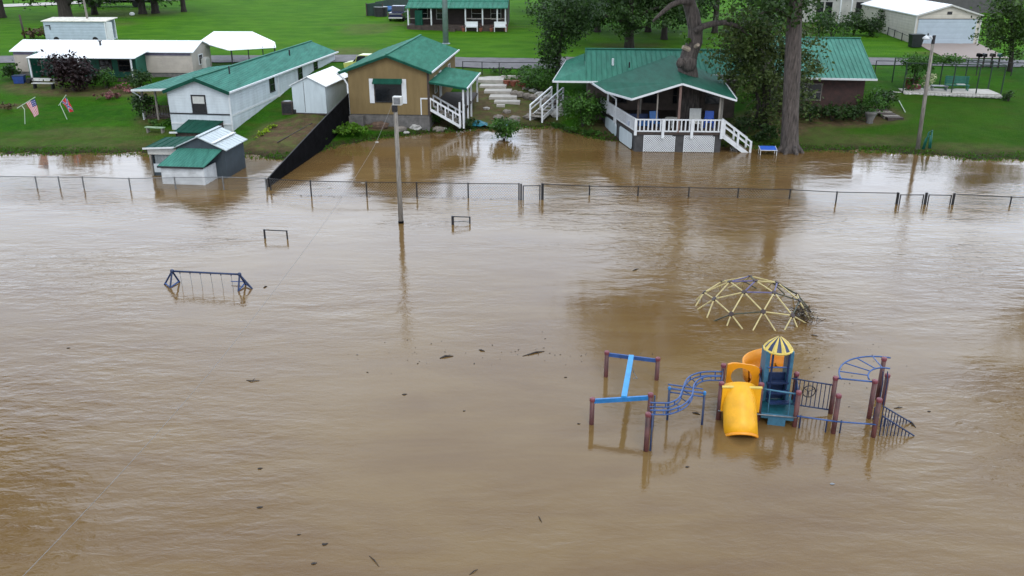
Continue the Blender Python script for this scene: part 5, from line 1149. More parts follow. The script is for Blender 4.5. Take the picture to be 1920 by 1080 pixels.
# hanging white lattice thing in front of stairs, white goose ornaments
def swan(label,px,py,s_,seed):
    b=on(px,py); t=thing('swan_ornament',label,'garden ornament',b); x,y,z=b
    MB().lump((x,y,z+.22*s_),.42*s_,.26*s_,.22*s_,seed,.05,12,8).build('body',M['white'],t,True)
    MB().path([(x+.3*s_,y,z+.3*s_),(x+.42*s_,y,z+.55*s_),(x+.36*s_,y,z+.8*s_),(x+.5*s_,y,z+.86*s_)],[.11*s_,.07*s_,.06*s_,.05*s_],8).build('neck',M['white'],t,True)
    MB().path([(x+.5*s_,y,z+.86*s_),(x+.62*s_,y,z+.83*s_)],[.04*s_,.015*s_],6).build('beak',M['orange'],t)
swan('small white bird ornament in front of the flooded bush',938,264,.55,5)
b=on(1043,218); mb=MB(); mb.lump((b[0],b[1],b[2]+.3),.6,.4,.32,15,.35); mb.lump((b[0]+.35,b[1],b[2]+.75),.22,.2,.35,16,.3)
solo(mb,'white_rock_heap',M['rock_white'],'white rock heap under the left deck stairs by the glossy bush','rock heap',b)
# ------------------------------------------------------------------ swing set in the flood
b=at(321,533); zt=.66
t=thing('swing_set','navy swing set frame with empty chains standing deep in the flood','swing set',b)
TL,TR=at(322.5,508.3,zt),at(449,514.4,zt)
MB().path([TL,TR],.045,8).build('top_beam',M['navy'],t,True)
feetL=[at(310,531,.06),at(319,539,.02),at(335.6,527.5,.05)]; feetR=[at(447,545,.02),at(459,531,.1),at(470.6,539,.05)]
for T,ft_ in ((TL,feetL),(TR,feetR)):
    for f in ft_:
        d=Vector(f)-Vector(T); e=Vector(T)+d*1.9
        MB().tube(T,tuple(e),.04,n=7).build('leg',M['navy'],t)
    MB().path(ft_ if T is TL else [ft_[0],ft_[1],ft_[2]],.035).build('leg_brace',M['mid_blue'],t)
    MB().lump(T,.09,.09,.09,1,.05,8,5).build('bracket',M['navy'],t)
MB().path([at(433,527.5,.1),at(455,528,.12)],.022).build('spacer_bar',M['mid_blue'],t)
for i,x in enumerate((337,356,375,394.7,414,433)):
    f=(x-322.5)/(449-322.5); p=Vector(TL).lerp(Vector(TR),f)
    MB().tube((p.x,p.y,zt-.09),(p.x+.06,p.y-.08,-.3),.010,n=5).build('chain',M['galv'],t)
    MB().tube((p.x,p.y,zt-.02),(p.x,p.y,zt-.1),.022,n=5).build('hanger',M['navy'],t)
# ------------------------------------------------------------------ geodesic climbing dome
b=at(1411,577); Rd=2.92; cz=-1.74
t=thing('climbing_dome','pale yellow strut climbing dome half sunk behind the play tower','climbing dome',b)
phi=(1+5**.5)/2
ico=[Vector(v).normalized() for v in [(-1,phi,0),(1,phi,0),(-1,-phi,0),(1,-phi,0),(0,-1,phi),(0,1,phi),(0,-1,-phi),(0,1,-phi),(phi,0,-1),(phi,0,1),(-phi,0,-1),(-phi,0,1)]]
q=ico[5].rotation_difference(Vector((0,0,1))); ico=[q@v for v in ico]
from mathutils import Matrix
rz=Matrix.Rotation(R(33),3,'Z'); ico=[rz@v for v in ico]
fs=[(0,11,5),(0,5,1),(0,1,7),(0,7,10),(0,10,11),(1,5,9),(5,11,4),(11,10,2),(10,7,6),(7,1,8),(3,9,4),(3,4,2),(3,2,6),(3,6,8),(3,8,9),(4,9,5),(2,4,11),(6,2,10),(8,6,7),(9,8,1)]
vv={};ed=set()
def vid(p):
    k=(round(p.x,3),round(p.y,3),round(p.z,3)); vv[k]=p; return k
for a,c,d in fs:
    A_,B_,D_=ico[a],ico[c],ico[d]; gr={}
    for i in range(4):
        for j in range(4-i):
            k=3-i-j; gr[i,j]=vid(((A_*k+B_*i+D_*j)/3).normalized())
    for i in range(3):
        for j in range(3-i):
            x,y,z=gr[i,j],gr[i+1,j],gr[i,j+1]; ed|={tuple(sorted((x,y))),tuple(sorted((y,z))),tuple(sorted((x,z)))}
W_=lambda k: (b[0]+vv[k].x*Rd,b[1]+vv[k].y*Rd,cz+vv[k].z*Rd)
used=set(); g=random.Random(6); k_=0
for x,y in sorted(ed):
    p,q_=W_(x),W_(y)
    if max(p[2],q_[2])<.12: continue
    used|={x,y}
    hi=min(p[2],q_[2])>.9
    m_='purple' if hi and g.random()<.55 else ('strut_dark' if g.random()<.22 else 'straw')
    lo=min(p,q_,key=lambda s:s[2]); 
    MB().tube(p,q_,.028,n=6).build('strut',M[m_],t)
for k in used:
    p=W_(k)
    if p[2]<-.02: continue
    n_=vv[k]; MB().tube((p[0]-n_.x*.03,p[1]-n_.y*.03,p[2]-n_.z*.03),(p[0]+n_.x*.03,p[1]+n_.y*.03,p[2]+n_.z*.03),.105,n=9).build('hub',M['hub'],t)
# brush caught on the dome's right side
c=at(1506,594); t=thing('driftwood_brush','tangle of dark brush caught on the right side of the dome','brush heap',c)
mb=MB(); g=random.Random(3)
for i in range(70):
    p=Vector((c[0]+g.gauss(0,.22),c[1]+g.gauss(0,.5),abs(g.gauss(.0,.22)))); d=Vector((g.gauss(0,1),g.gauss(0,1),g.gauss(0,.6))).normalized()*g.uniform(.15,.45)
    mb.tube(tuple(p-d/2),tuple(p+d/2),.012,.005,4,False)
mb.build('branches',M['drift'],t); leaves('foliage',[(c[0],c[1],.18,.3,.65,.22)],260,.11,LF['straw'],t,4,clump=.1)
# ------------------------------------------------------------------ play structure
O=at(1390,790); t=thing('play_structure','big blue, yellow and maroon play structure standing in flood water','play structure',O)
def ppost(bx,top=None,z=None,mt='maroon',r_=.075,lean=(0,0),capm='cap'):
    p=at(*bx) if len(bx)==2 else bx; zz=up(p,top) if top else z
    o=MB().tube((p[0],p[1],-1),(p[0],p[1],zz),r_,n=12).build('post',M[mt],t,True)
    MB().lathe((p[0],p[1],zz-.07),[(r_+.012,0),(r_+.014,.07),(r_+.004,.1),(.02,.115)],12).build('post_cap',M[capm],o)
    return (p[0],p[1],zz)
P1=ppost((1109,795),748); P2=ppost((1136,706),660); P3=ppost((1231,712),672); P4=ppost((1216,800),739); P5=ppost((1211,845),776)
def bar(p,q_,r_,mt,name,n=8): return MB().tube(p,q_,r_,n=n).build(name,M[mt],t,True)
def lower(p,d): return (p[0],p[1],p[2]-d)
MB().beam(lower(P2,.09),lower(P3,.09),.06,.13).build('cross_beam',M['mid_blue'],t)
MB().beam(lower(P1,.08),lower(P4,.12),.07,.14).build('cross_beam',M['blue'],t)
m1=Vector(P2).lerp(Vector(P3),.48)-Vector((0,0,.05)); m2=Vector(P1).lerp(Vector(P4),.545)-Vector((0,0,.05))
M['sky_beam']=mat('light_blue_beam',(.035,.27,.55),.4,0,.1,4)
MB().beam(tuple(m1),tuple(m2),.17,.12).build('track_beam',M['sky_beam'],t)
h=m1.lerp(m2,.24); MB().path([(h.x+.07,h.y,h.z-.03),(h.x+.16,h.y,h.z-.28),(h.x+.26,h.y-.12,h.z-.42),(h.x+.12,h.y-.15,h.z-.40)],.016).build('trolley_handle',M['galv'],t)
# S-shaped overhead ladder
zr=1.12
A_=[at(x,y,zr) for x,y in [(1219,755),(1240,755.5),(1256,755),(1273,746),(1280,729),(1288,711),(1303,701),(1326,697),(1354,697)]]
B_=[at(x,y,zr) for x,y in [(1219,769),(1240,769.5),(1259,768),(1284,757),(1298,740),(1301,722),(1311,711),(1327,706),(1354,706)]]
def smooth(P):
    V=[Vector(p) for p in P]; out=[]
    for i in range(len(V)-1):
        a=V[max(i-1,0)];b_=V[i];c_=V[i+1];d=V[min(i+2,len(V)-1)]
        for k in range(4):
            f=k/4; out.append(tuple(.5*((2*b_)+(c_-a)*f+(2*a-5*b_+4*c_-d)*f*f+(3*b_-a-3*c_+d)*f**3)))
    out.append(tuple(V[-1])); return out
for P in (A_,B_):
    S=smooth(P); MB().path(S,.026,7).build('ladder_rail',M['mid_blue'],t,True); MB().path([lower(p,.14) for p in S],.024,7).build('ladder_rail',M['mid_blue'],t,True)
    mb=MB()
    for k in range(2,len(S),4): MB().tube(S[k],lower(S[k],.14),.02,n=6).build('rail_strut',M['mid_blue'],t)
SA,SB=smooth(A_),smooth(B_)
for k in range(2,len(SA),3): MB().tube(lower(SA[k],.14),lower(SB[k],.14),.018,n=6).build('rung',M['navy'],t)
LL=[ppost((1251,787),727,mt='navy',r_=.035,capm='blue'),ppost((1316,796),736,mt='navy',r_=.035,capm='blue')]
for d in (.03,.15):
    for dy in (.0,.28): bar((LL[0][0],LL[0][1]+dy,LL[0][2]-d),(LL[1][0],LL[1][1]+dy,LL[1][2]-d),.022,'mid_blue','support_bar')
for p in (P4,P5): bar((p[0]+.13,p[1],-1),(p[0]+.13,p[1],p[2]-.05),.03,'navy','ladder_upright')
for z in (.25,.55,.85): bar((P4[0]+.13,P4[1],z),(P5[0]+.13,P5[1],z),.02,'navy','rung')
# left tower: four posts, window panel, hooded slide
zt=1.28
T1,T3,T2,T4=at(1357,684,zt),at(1425,692,zt),at(1353,718,zt),at(1428,720,zt)
for p in (T1,T3,T2,T4): ppost((p[0],p[1],0),z=p[2],mt='maroon')
pa,pb=Vector((T1[0]+.1,T1[1]-.02,0)),Vector((T3[0]-.02,T3[1]-.02,0)); dv=(pb-pa)
def P_(f,z): v=pa+dv*f; return (v.x,v.y,z)
# panel with a round window: ring of quads between the hole and a rounded outline
mb=MB(); n_=28; outer=[];inner=[]
z0,z1=.35,1.42; cz_=.95; rh=.33; wp=dv.length
for k in range(n_):
    a=2*math.pi*k/n_; c_,s_=math.cos(a),math.sin(a)
    f=min((wp/2)/abs(c_) if abs(c_)>1e-6 else 9,((z1-cz_) if s_>0 else (cz_-z0))/abs(s_) if abs(s_)>1e-6 else 9)
    f*= .96 if abs(abs(c_)-.7)<.2 else 1
    outer.append(P_(.5+f*c_/wp,cz_+f*s_)); inner.append(P_(.46+rh*c_/wp,cz_+rh*s_))
th=Vector((0,-.07,0)); pts=outer+inner+[tuple(Vector(p)+th) for p in outer]+[tuple(Vector(p)+th) for p in inner]; fc=[]
for k in range(n_):
    j=(k+1)%n_; fc+=[(k,j,n_+j,n_+k),(2*n_+k,3*n_+k,3*n_+j,2*n_+j),(k,2*n_+k,2*n_+j,j),(n_+k,n_+j,3*n_+j,3*n_+k)]
mb.add(pts,fc).build('window_panel',M['orange'],t)
# hooded slide toward the viewer
ax0=Vector(((T2[0]+T4[0])/2-.02,(T2[1]+T4[1])/2-.02,.70)); ax1=ax0+Vector((-.08,-.98,-.98)); dd=(ax1-ax0).normalized(); sx=Vector((1,-.1,0)).normalized(); up_=dd.cross(sx); up_=-up_ if up_.z<0 else up_
def hood(rad,a0,a1,n1,L0,L1,nl):
    out=[]
    for j in range(nl+1):
        c_=ax0.lerp(ax1,L0+(L1-L0)*j/nl)
        out.append([tuple(c_+sx*rad*math.cos(a0+(a1-a0)*i/n1)+up_*rad*math.sin(a0+(a1-a0)*i/n1)) for i in range(n1+1)])
    return out
def shell(name,mt,r0,r1,a0,a1,L0,L1):
    n1,nl=20,4; o_=hood(r0,a0,a1,n1,L0,L1,nl); i_=hood(r1,a0,a1,n1,L0,L1,nl); V=[p for r_ in o_ for p in r_]+[p for r_ in i_ for p in r_]; m=n1+1; h_=(nl+1)*m; F_=[]
    for j in range(nl):
        for i in range(n1):
            F_.append((j*m+i,j*m+i+1,(j+1)*m+i+1,(j+1)*m+i)); F_.append((h_+j*m+i,h_+(j+1)*m+i,h_+(j+1)*m+i+1,h_+j*m+i+1))
    for i in range(n1): F_.append((nl*m+i,nl*m+i+1,h_+nl*m+i+1,h_+nl*m+i)); F_.append((i,h_+i,h_+i+1,i+1))
    for j in range(nl):
        for i in (0,n1): F_.append((j*m+i,(j+1)*m+i,h_+(j+1)*m+i,h_+j*m+i))
    return MB().add(V,F_).build(name,M[mt],t,True)
sl=shell('slide',('yellow'),.51,.465,R(-20),R(200),-.32,.85)
shell('slide_rim','orange',.525,.445,R(-20),R(200),.82,.875)
MB().prism([(T2[0]+.02,T2[1]-.07,.35),(T4[0]-.02,T4[1]-.07,.35),(T4[0]-.02,T4[1]-.07,1.19),(T2[0]+.02,T2[1]-.07,1.19)],(0,-.05,0)).build('slide_entry_panel',M['yellow'],t)
MB().tube((T2[0],T2[1]-.1,1.2),(T4[0],T4[1]-.1,1.2),.045,n=8).build('panel_rim',M['canopy_yellow'],t)
MB().slab([(T2[0],T2[1],.45),(T4[0],T4[1],.45),(T3[0],T3[1],.45),(T1[0],T1[1],.45)],.08).build('platform',M['teal'],t)
for (p,q_) in ((T1,T2),(T3,T4)):
    for z in (.5,1.15): bar((p[0],p[1],z),(q_[0],q_[1],z),.025,'navy','guard_rail')
    for k in range(1,4):
        x,y=p[0]+(q_[0]-p[0])*k/4,p[1]+(q_[1]-p[1])*k/4; MB().tube((x,y,.5),(x,y,1.15),.018,n=6).build('guard_bar',M['navy'],t)
# middle deck with steps, right posts of the tower
T5,T6=at(1498,735,1.2),at(1494,700,1.2)
for p in (T5,T6): ppost((p[0],p[1],0),z=p[2])
dq=[at(1427,778,.28),at(1490,785,.28),at(1492,744,.28),at(1430,737,.28)]
MB().slab(dq,.10).build('deck',M['teal'],t)
MB().beam(dq[0],dq[1],.06,.14).build('deck_edge',M['steel_blue'],t)
a=Vector(dq[0]).lerp(Vector(dq[1]),.2); c_=Vector(dq[0]).lerp(Vector(dq[1]),.72); MB().prism([(a.x,a.y-.06,-.4),(c_.x,c_.y-.06,-.4),(c_.x,c_.y-.06,.24),(a.x,a.y-.06,.24)],(0,.03,0)).build('step_riser',M['steel_blue'],t)
bar((T4[0],T4[1],1.12),(T5[0],T5[1],1.12),.028,'steel_blue','guard_rail')
bar((T2[0]-.05,T2[1]-.08,.35),(T5[0],T5[1]-.08,.35),.022,'galv','guard_rail')
for f in (.25,.8):
    x,y=T4[0]+(T5[0]-T4[0])*f,T4[1]+(T5[1]-T4[1])*f; MB().tube((x,y,.3),(x,y,1.12),.018,n=6).build('guard_bar',M['steel_blue'],t)
for k in range(0,6):
    x,y=T5[0]+(T6[0]-T5[0])*k/5,T5[1]+(T6[1]-T5[1])*k/5; MB().tube((x,y,.3),(x,y,1.08),.018,n=6).build('guard_bar',M['navy'],t)
bar((T5[0],T5[1],1.1),(T6[0],T6[1],1.1),.026,'navy','guard_rail')
# roofed tower at the back
rc=at(1461,654,2.05); cx_,cy_=rc[0],rc[1]+.1
def Q(u,v,z): return (cx_+u,cy_+v,z)
for u in (-.37,.37):
    MB().prism([Q(u-.07,-.28,.3),Q(u+.07,-.28,.3),Q(u+.07,-.28,2.02),Q(u-.07,-.28,2.02)],(0,.5,0)).build('tower_panel',M['steel_blue'],t)
for u in (-.24,.28): MB().tube(Q(u,-.34,.3),Q(u,-.34,2.02),.035,n=8).build('tower_post',M['navy'],t)
MB().prism([Q(-.34,-.1,.3),Q(.34,-.1,.3),Q(.34,-.1,1.22),Q(-.34,-.1,1.22)],(0,.05,0)).build('climb_wall',M['navy'],t)
for k in range(3): MB().box(cx_-.34,cx_+.34,cy_-.2-.22*k-.2,cy_-.2-.22*k,.95-.24*k,1.0-.24*k).build('stair_tread',M['navy'],t)
MB().tube(Q(-.36,-.3,1.5),Q(.36,-.3,1.5),.025,n=6).build('guard_rail',M['mid_blue'],t)
# striped cone roof: sixteen gores in two colours
n_=16; rr_=.41; zt_=2.02
for col,par in (('canopy_yellow',0),('navy',1)):
    mb=MB()
    for k in range(n_):
        if k%2!=par: continue
        a0,a1=2*math.pi*(k-.0)/n_,2*math.pi*(k+1)/n_; am=(a0+a1)/2; bl=.04 if par==0 else -.01
        rows=[]
        for (rd,z) in ((rr_,zt_),(rr_*.72,zt_+.17),(rr_*.38,zt_+.31),(.03,zt_+.42)):
            rows.append([Q(rd*math.cos(a0),rd*math.sin(a0),z),Q((rd+bl*rd/rr_)*math.cos(am),(rd+bl*rd/rr_)*math.sin(am),z+bl*rd/rr_),Q(rd*math.cos(a1),rd*math.sin(a1),z)])
        V=[p for r_ in rows for p in r_]; F_=[]
        for j in range(3):
            for i in range(2): F_.append((j*3+i,j*3+i+1,(j+1)*3+i+1,(j+1)*3+i))
        mb.add(V,F_)
    mb.build('roof_gores',M[col],t)
MB().path([Q((rr_+.02)*math.cos(2*math.pi*k/24),(rr_+.02)*math.sin(2*math.pi*k/24),zt_-.01) for k in range(25)],.04,7).build('roof_rim',M['canopy_yellow'],t,True)
# spiral slide curling behind the tower
mb=MB(); n_=30; V=[];F_=[]
for i in range(n_+1):
    f=i/n_; a=R(-25+235*f); z=1.2-.5*f; ro,ri=.70,.25; sc_=(cx_-.12,cy_+.5)
    for (rd,zz) in ((ri,z+.12),(ri+.05,z),(ro-.12,z-.02),(ro,z+.18),(ro+.06,z+.52),(ro+.11,z+.52),(ro+.04,z-.06),(ri,z-.06)): V.append((sc_[0]+rd*math.cos(a),sc_[1]+rd*math.sin(a)*.8,zz))
for i in range(n_):
    for k in range(8): F_.append((i*8+k,i*8+(k+1)%8,(i+1)*8+(k+1)%8,(i+1)*8+k))
mb.add(V,F_).build('spiral_slide',M['orange'],t,True)
# fence panel with a round emblem wheel
R1=ppost((1557,775),708); 
a,c_=(T6[0],T6[1]-.3),(R1[0],R1[1])
bar((T5[0]+.05,T5[1]+.9,1.2),(R1[0],R1[1],1.0),.025,'navy','panel_rail'); bar((T5[0]+.05,T5[1]+.9,.3),(R1[0],R1[1],.12),.025,'navy','panel_rail')
for k in range(1,10):
    f=k/10; x,y=T5[0]+.05+(R1[0]-T5[0]-.05)*f,T5[1]+.9+(R1[1]-T5[1]-.9)*f; MB().tube((x,y,.3-.18*f),(x,y,1.2-.2*f),.014,n=6).build('panel_bar',M['navy'],t)
f=.42; x,y=T5[0]+.05+(R1[0]-T5[0]-.05)*f,T5[1]+.86+(R1[1]-T5[1]-.9)*f
wh=MB().path([(x+.2*math.cos(2*math.pi*k/20),y,.78+.2*math.sin(2*math.pi*k/20)) for k in range(21)],.018,6).build('play_wheel',M['dark_metal'],t,True)
for k in range(3): MB().tube((x,y,.78),(x+.2*math.cos(2.1*k+.5),y,.78+.2*math.sin(2.1*k+.5)),.014,n=5).build('spoke',M['dark_metal'],wh)
# right-hand posts, curved overhead ladder, low bars and ramps
R2=ppost((1562,812),741); R3=ppost((1629,784),714); R5=ppost((1655,757),703); R6=ppost((1637,819),749)
R4=ppost((1645,748),672)
bar(lower(R1,.02),lower(R3,.04),.028,'mid_blue','support_bar')
za=R1[2]+.03; c_=Vector(((R3[0]+R4[0])/2+.12,(R1[1]+R3[1])/2-.02)); 
ro=(Vector(R1[:2])-c_).length-.12; ri=ro*.42
ey=(R4[1]-c_.y)/ro*1.28
def arc(rd,a): return (c_.x+rd*math.cos(a),c_.y+rd*math.sin(a)*.95,za+.10*math.sin(a))
for rd in (ro,ri): MB().path([arc(rd,R(180-k*6.2)) for k in range(19)],.026,7).build('arc_rail',M['mid_blue'],t,True)
for d in (160,135,112,90): MB().tube(arc(ri,R(d)),arc(ro,R(d)),.02,n=6).build('rung',M['mid_blue'],t)
for s_ in (.05,.16): MB().path([(R5[0]-s_*1.3,R5[1]-.2,-.6),(R5[0]-s_*1.3,R5[1]-.2,.9),(R5[0]-s_*1.3-.03,R5[1]-.15,1.25)],.018).build('climb_pole',M['navy'],t)
bar((T5[0],T5[1]-.1,.42),(R2[0],R2[1]-.08,.45),.024,'mid_blue','low_rail'); bar((R2[0],R2[1]-.08,.45),(R6[0],R6[1]-.06,.46),.024,'mid_blue','low_rail')
for x,y in ((R2[0]-.22,R2[1]+.05),(R2[0]+.2,R2[1]),(R3[0]+.1,R3[1]-.1),(T5[0]+.12,T5[1]-.1)): MB().tube((x,y,-.8),(x,y,.45),.022,n=6).build('rail_leg',M['navy'],t)
for (s0,s1,zz) in (((1657,762),(1708,792),.72),((1655,780),(1714,817),.68)):
    a=at(*s0,zz); e=at(*s1,0.02); MB().path([a,e],.026).build('ramp_rail',M['navy'],t)
    for k in range(0,9):
        p=Vector(a).lerp(Vector(e),k/9.5); MB().tube((p.x,p.y,-.5),tuple(p),.016,n=6).build('ramp_bar',M['navy'],t)
# ------------------------------------------------------------------ furniture on the deck
def chair(label,x,y,z,rz,mt,tall=.95,w_=.62,name='deck_chair'):
    F=Fr(x,y,z,rz); k=thing(name,label,'chair',(x,y,z))
    MB(F).box(-w_/2,w_/2,-.28,.28,.38,.44).build('seat',M[mt],k)
    MB(F).prism([(-w_/2,.22,.42),(w_/2,.22,.42),(w_/2,.38,tall),(-w_/2,.38,tall)],(0,.05,0)).build('backrest',M[mt],k)
    for s_ in (-1,1):
        MB(F).box(s_*w_/2-.05,s_*w_/2+.05,-.3,.25,.6,.65).build('armrest',M[mt],k)
        for v in (-.26,.22): MB(F).box(s_*w_/2-.03,s_*w_/2+.03,v-.03,v+.03,0,.6).build('leg',M[mt],k)
chair('dull blue chair at the left of the covered deck',10.15,63.0,1.4,10,'chair_blue',1.15)
chair('white armchair in the middle of the covered deck beside the oak trunk',13.0,62.9,1.4,-5,'chair_white',1.35,.8)
chair('royal blue chair at the right end of the covered deck',14.05,63.3,1.4,-12,'chair_royal',1.1)
F=Fr(9.2,63.6,1.4,5); k=thing('deck_sofa','long dark blue outdoor sofa at the left of the deck','sofa',F((0,0,0)))
MB(F).box(-.9,.6,-.35,.35,.1,.45).build('seat',M['chair_blue'],k); MB(F).box(-.9,.6,.3,.42,.45,.85).build('backrest',M['navy'],k)
F=Fr(11.35,63.0,1.4,0); k=thing('deck_table','small pale round table with clutter on the deck','table',F((0,0,0)))
MB(F).lathe((0,0,.68),[(.5,0),(.5,.04)],14).build('top',M['chair_white'],k); MB(F).tube((0,0,0),(0,0,.68),.05).build('leg',M['chair_white'],k)
# lounge chair awash in the water by the trunk
a,c_=at(1428,291),at(1456,293); F=Fr((a[0]+c_[0])/2,a[1]+.3,0,-4); k=thing('lounge_chair','blue and white folding lounge chair awash beside the massive trunk','chair',F((0,0,0)))
MB(F).prism([(-.55,-.35,.34),(.55,-.35,.34),(.55,.35,.48),(-.55,.35,.48)],(0,0,.03)).build('sling',M['chair_royal'],k)
for s_ in (-1,1): MB(F).path([(s_*.57,-.4,.35),(s_*.57,.38,.5)],.025).build('side_rail',M['white'],k)
MB(F).path([(-.57,-.4,.36),(.57,-.4,.36)],.025).build('front_rail',M['white'],k)
for s_ in (-1,1):
    for v in (-.36,.3): MB(F).tube((s_*.55,v,-.3),(s_*.55,v,.36),.022).build('leg',M['white'],k)
# ------------------------------------------------------------------ trailer yard clutter
b=on(83,166); F=Fr(*b,-4); k=thing('garden_bench','pale plank bench on the lawn below the trailer, left of the purple bush','bench',b)
MB(F).box(-.95,.95,-.2,.2,.42,.48).build('seat',M['chair_white'],k); MB(F).box(-.95,.95,.2,.25,.6,.85).build('backrest',M['chair_white'],k)
for u in (-.8,.8): MB(F).box(u-.05,u+.05,-.18,.24,-.05,.42).build('leg',M['dark_metal'],k)
b=on(38,156); k=thing('storage_bin','blue plastic storage bin by the corner of the cream trailer','bin',b); F=Fr(*b,8)
MB(F).prism([(-.4,-.3,0),(.4,-.3,0),(.46,-.36,.62),(-.46,-.36,.62)],(0,.6,0)).build('body',mat('deep_blue_plastic',(.015,.05,.22),.5),k); MB(F).box(-.5,.5,-.38,.36,.62,.69).build('lid',M['navy'],k)
b=on(64,155); k=thing('tricycle','dark ride-on cart beside the blue storage bin','cart',b); F=Fr(*b,15)
MB(F).box(-.5,.5,-.25,.25,.28,.4).build('bed',M['dark_metal'],k)
for u in (-.4,.4):
    for v in (-.28,.28): MB(F).tube((u,v-.03,.18),(u,v+.03,.18),.18,n=12).build('wheel',M['rubber'],k)
MB(F).path([(.5,0,.36),(.85,0,.75),(.9,0,.95)],.03).build('handle',M['dark_metal'],k)
b=on(292,249); k=thing('garden_bench','weathered pale green bench by the white home porch','bench',b); F=Fr(*b,-12)
MB(F).box(-.75,.75,-.18,.18,.36,.42).build('seat',mat('pale_green_paint',(.30,.42,.27),.7),k)
for u in (-.6,.6): MB(F).box(u-.05,u+.05,-.15,.15,-.05,.36).build('leg',M['grey_wood'],k)
p=[on(486,257),on(512,239)]
leaves_row=leaves('plant_row',[(p[0][0]+(p[1][0]-p[0][0])*i/8,p[0][1]+(p[1][1]-p[0][1])*i/8,gz(p[0][0]+(p[1][0]-p[0][0])*i/8,p[0][1]+(p[1][1]-p[0][1])*i/8)+.12,.24,.2,.16) for i in range(9)],420,.16,leafmat('lime_leaves',(.10,.22,.01),(.36,.52,.03)),None,44,clump=.06,base=p[0])
tag(leaves_row,'row of lime green plants along the garden bed edge','plant row')
b=on(447,215); solo(MB().tube((b[0]+.15,b[1]-1.2,b[2]-.2),(b[0]+.1,b[1]-1.2,b[2]+1.6),.05,n=7),'iron_post',M['dark_metal'],'thin dark post beside the tin roof of the grey shed','post',(b[0],b[1]-1.2,b[2]))
p=[on(520,268),on(585,232)]; solo(MB().beam((p[0][0],p[0][1],p[0][2]+.02),(p[1][0],p[1][1],p[1][2]+.02),.08,.08),'bed_edging',M['dark_wood'],'long timber edging board lying along the garden bed','plank',p[0])
# flags
def flag_pole(name,label,base_px,elbow_px,lo_px,hi_px):
    b=on(*base_px); Y=b[1]; k=thing(name,label,'flag',b)
    e=atY(*elbow_px,Y); lo,hi=atY(*lo_px,Y),atY(*hi_px,Y); mid=tuple(Vector(lo).lerp(Vector(hi),.25))
    MB().path([(b[0],b[1],b[2]-.2),e,mid],.03).build('stand',M['pvc'],k); MB().path([lo,hi],.028).build('staff',M['pvc'],k)
    return k,Y
def cloth(k,Y,corners,nx,ny,pick,names,fold=.09):
    """a hanging cloth between four picture corners; pick(i,j) names the colour of a cell"""
    A_,B_,D_,E_=[Vector(atY(*c,Y)) for c in corners]; cells={}
    def pt(i,j):
        u,v=i/nx,j/ny; q_=A_.lerp(B_,u).lerp(E_.lerp(D_,u),v); return (q_.x,q_.y-.06+fold*math.sin(u*7+v*3)*v,q_.z)
    for j in range(ny):
        for i in range(nx): cells.setdefault(pick((i+.5)/nx,(j+.5)/ny),[]).append((i,j))
    for c_,L_ in cells.items():
        mb=MB()
        for i,j in L_: mb.add([pt(i,j),pt(i+1,j),pt(i+1,j+1),pt(i,j+1)],[(0,1,2,3)])
        mb.build(names[c_],M['flag_'+c_],k)
k,Y=flag_pole('national_flag','striped flag with starred blue canton hung from a slanted white staff',(46,232),(46,205),(32,203),(66,182))
st=[(.05+.9*(i+.5)/6,.05+.9*(j+.5)/5) for i in range(6) for j in range(5)]
def us(u,v):
    # hangs with its canton uppermost at the staff's high end
    if u>.5 and v<.42:
        x,y=(u-.5)/.5,v/.42; return 'white' if (int(x*6.99)%2==1 and int(y*6.99)%2==1) else 'blue'
    return 'red' if int(u*13)%2==0 else 'white'
cloth(k,Y,[(49,193),(66,185),(74,213),(65,220)],26,26,us,{'blue':'canton','red':'red_stripes','white':'white_stripes'})
k,Y=flag_pole('battle_flag','red flag with white-edged blue diagonal cross on a leaning white staff',(127,224),(113,196),(110,198),(124,178))
def cf(u,v):
    d=min(abs(u-v),abs(u-(1-v)))
    if d<.09: return 'white' if (int(u*24)%4==0 and d<.035) else 'blue'
    return 'white' if d<.135 else 'red'
cloth(k,Y,[(116,190),(125,182),(140,209),(130,210)],24,24,cf,{'blue':'diagonal_cross','red':'field','white':'cross_edging'})
# ------------------------------------------------------------------ vehicles
def pickup(label,px,cl,rz,name='pickup_truck',cat='pickup truck'):
    b=on(*px); F=Fr(*b,rz); k=thing(name,label,cat,b)
    MB(F).prism([(-.95,0,.45),(-.95,5.2,.45),(-.95,5.25,.95),(-.95,3.7,1.1),(-.95,0,1.1)],(1.9,0,0)).build('body',M[cl],k)
    MB(F).prism([(-.85,1.7,1.1),(-.85,3.9,1.1),(-.85,3.3,1.85),(-.85,1.95,1.85)],(1.7,0,0)).build('cab',M[cl],k)
    MB(F).prism([(-.72,1.70,1.22),(.72,1.70,1.22),(.66,1.9,1.75),(-.66,1.9,1.75)],(0,-.03,0)).build('rear_window',M['glass'],k)
    MB(F).box(-.9,.9,-.12,0,.42,.58).build('bumper',M['chair_white'],k)
    MB(F).box(-.82,.82,-.03,0,.92,1.05).build('tailgate_trim',M['galv'],k)
    for s_ in (-1,1):
        MB(F).box(s_*.87-.07,s_*.87+.07,-.02,0,.75,1.0).build('tail_light',M['red'],k)
        for v in (1.0,4.2): MB(F).tube((s_*.8,v,.38),(s_*.98,v,.38),.38,n=14).build('wheel',M['rubber'],k)
pickup('dark navy pickup truck parked beside the far porch house',(742,41),'car_navy',-4)
b=on(688,133); F=Fr(*b,80); k=thing('parked_car','small yellow car mostly hidden behind the tan house roof','car',b)
MB(F).prism([(-.8,-1.9,.35),(-.8,1.9,.35),(-.8,1.95,.75),(-.8,1.2,.9),(-.8,-1.7,.95)],(1.6,0,0)).build('body',M['car_yellow'],k)
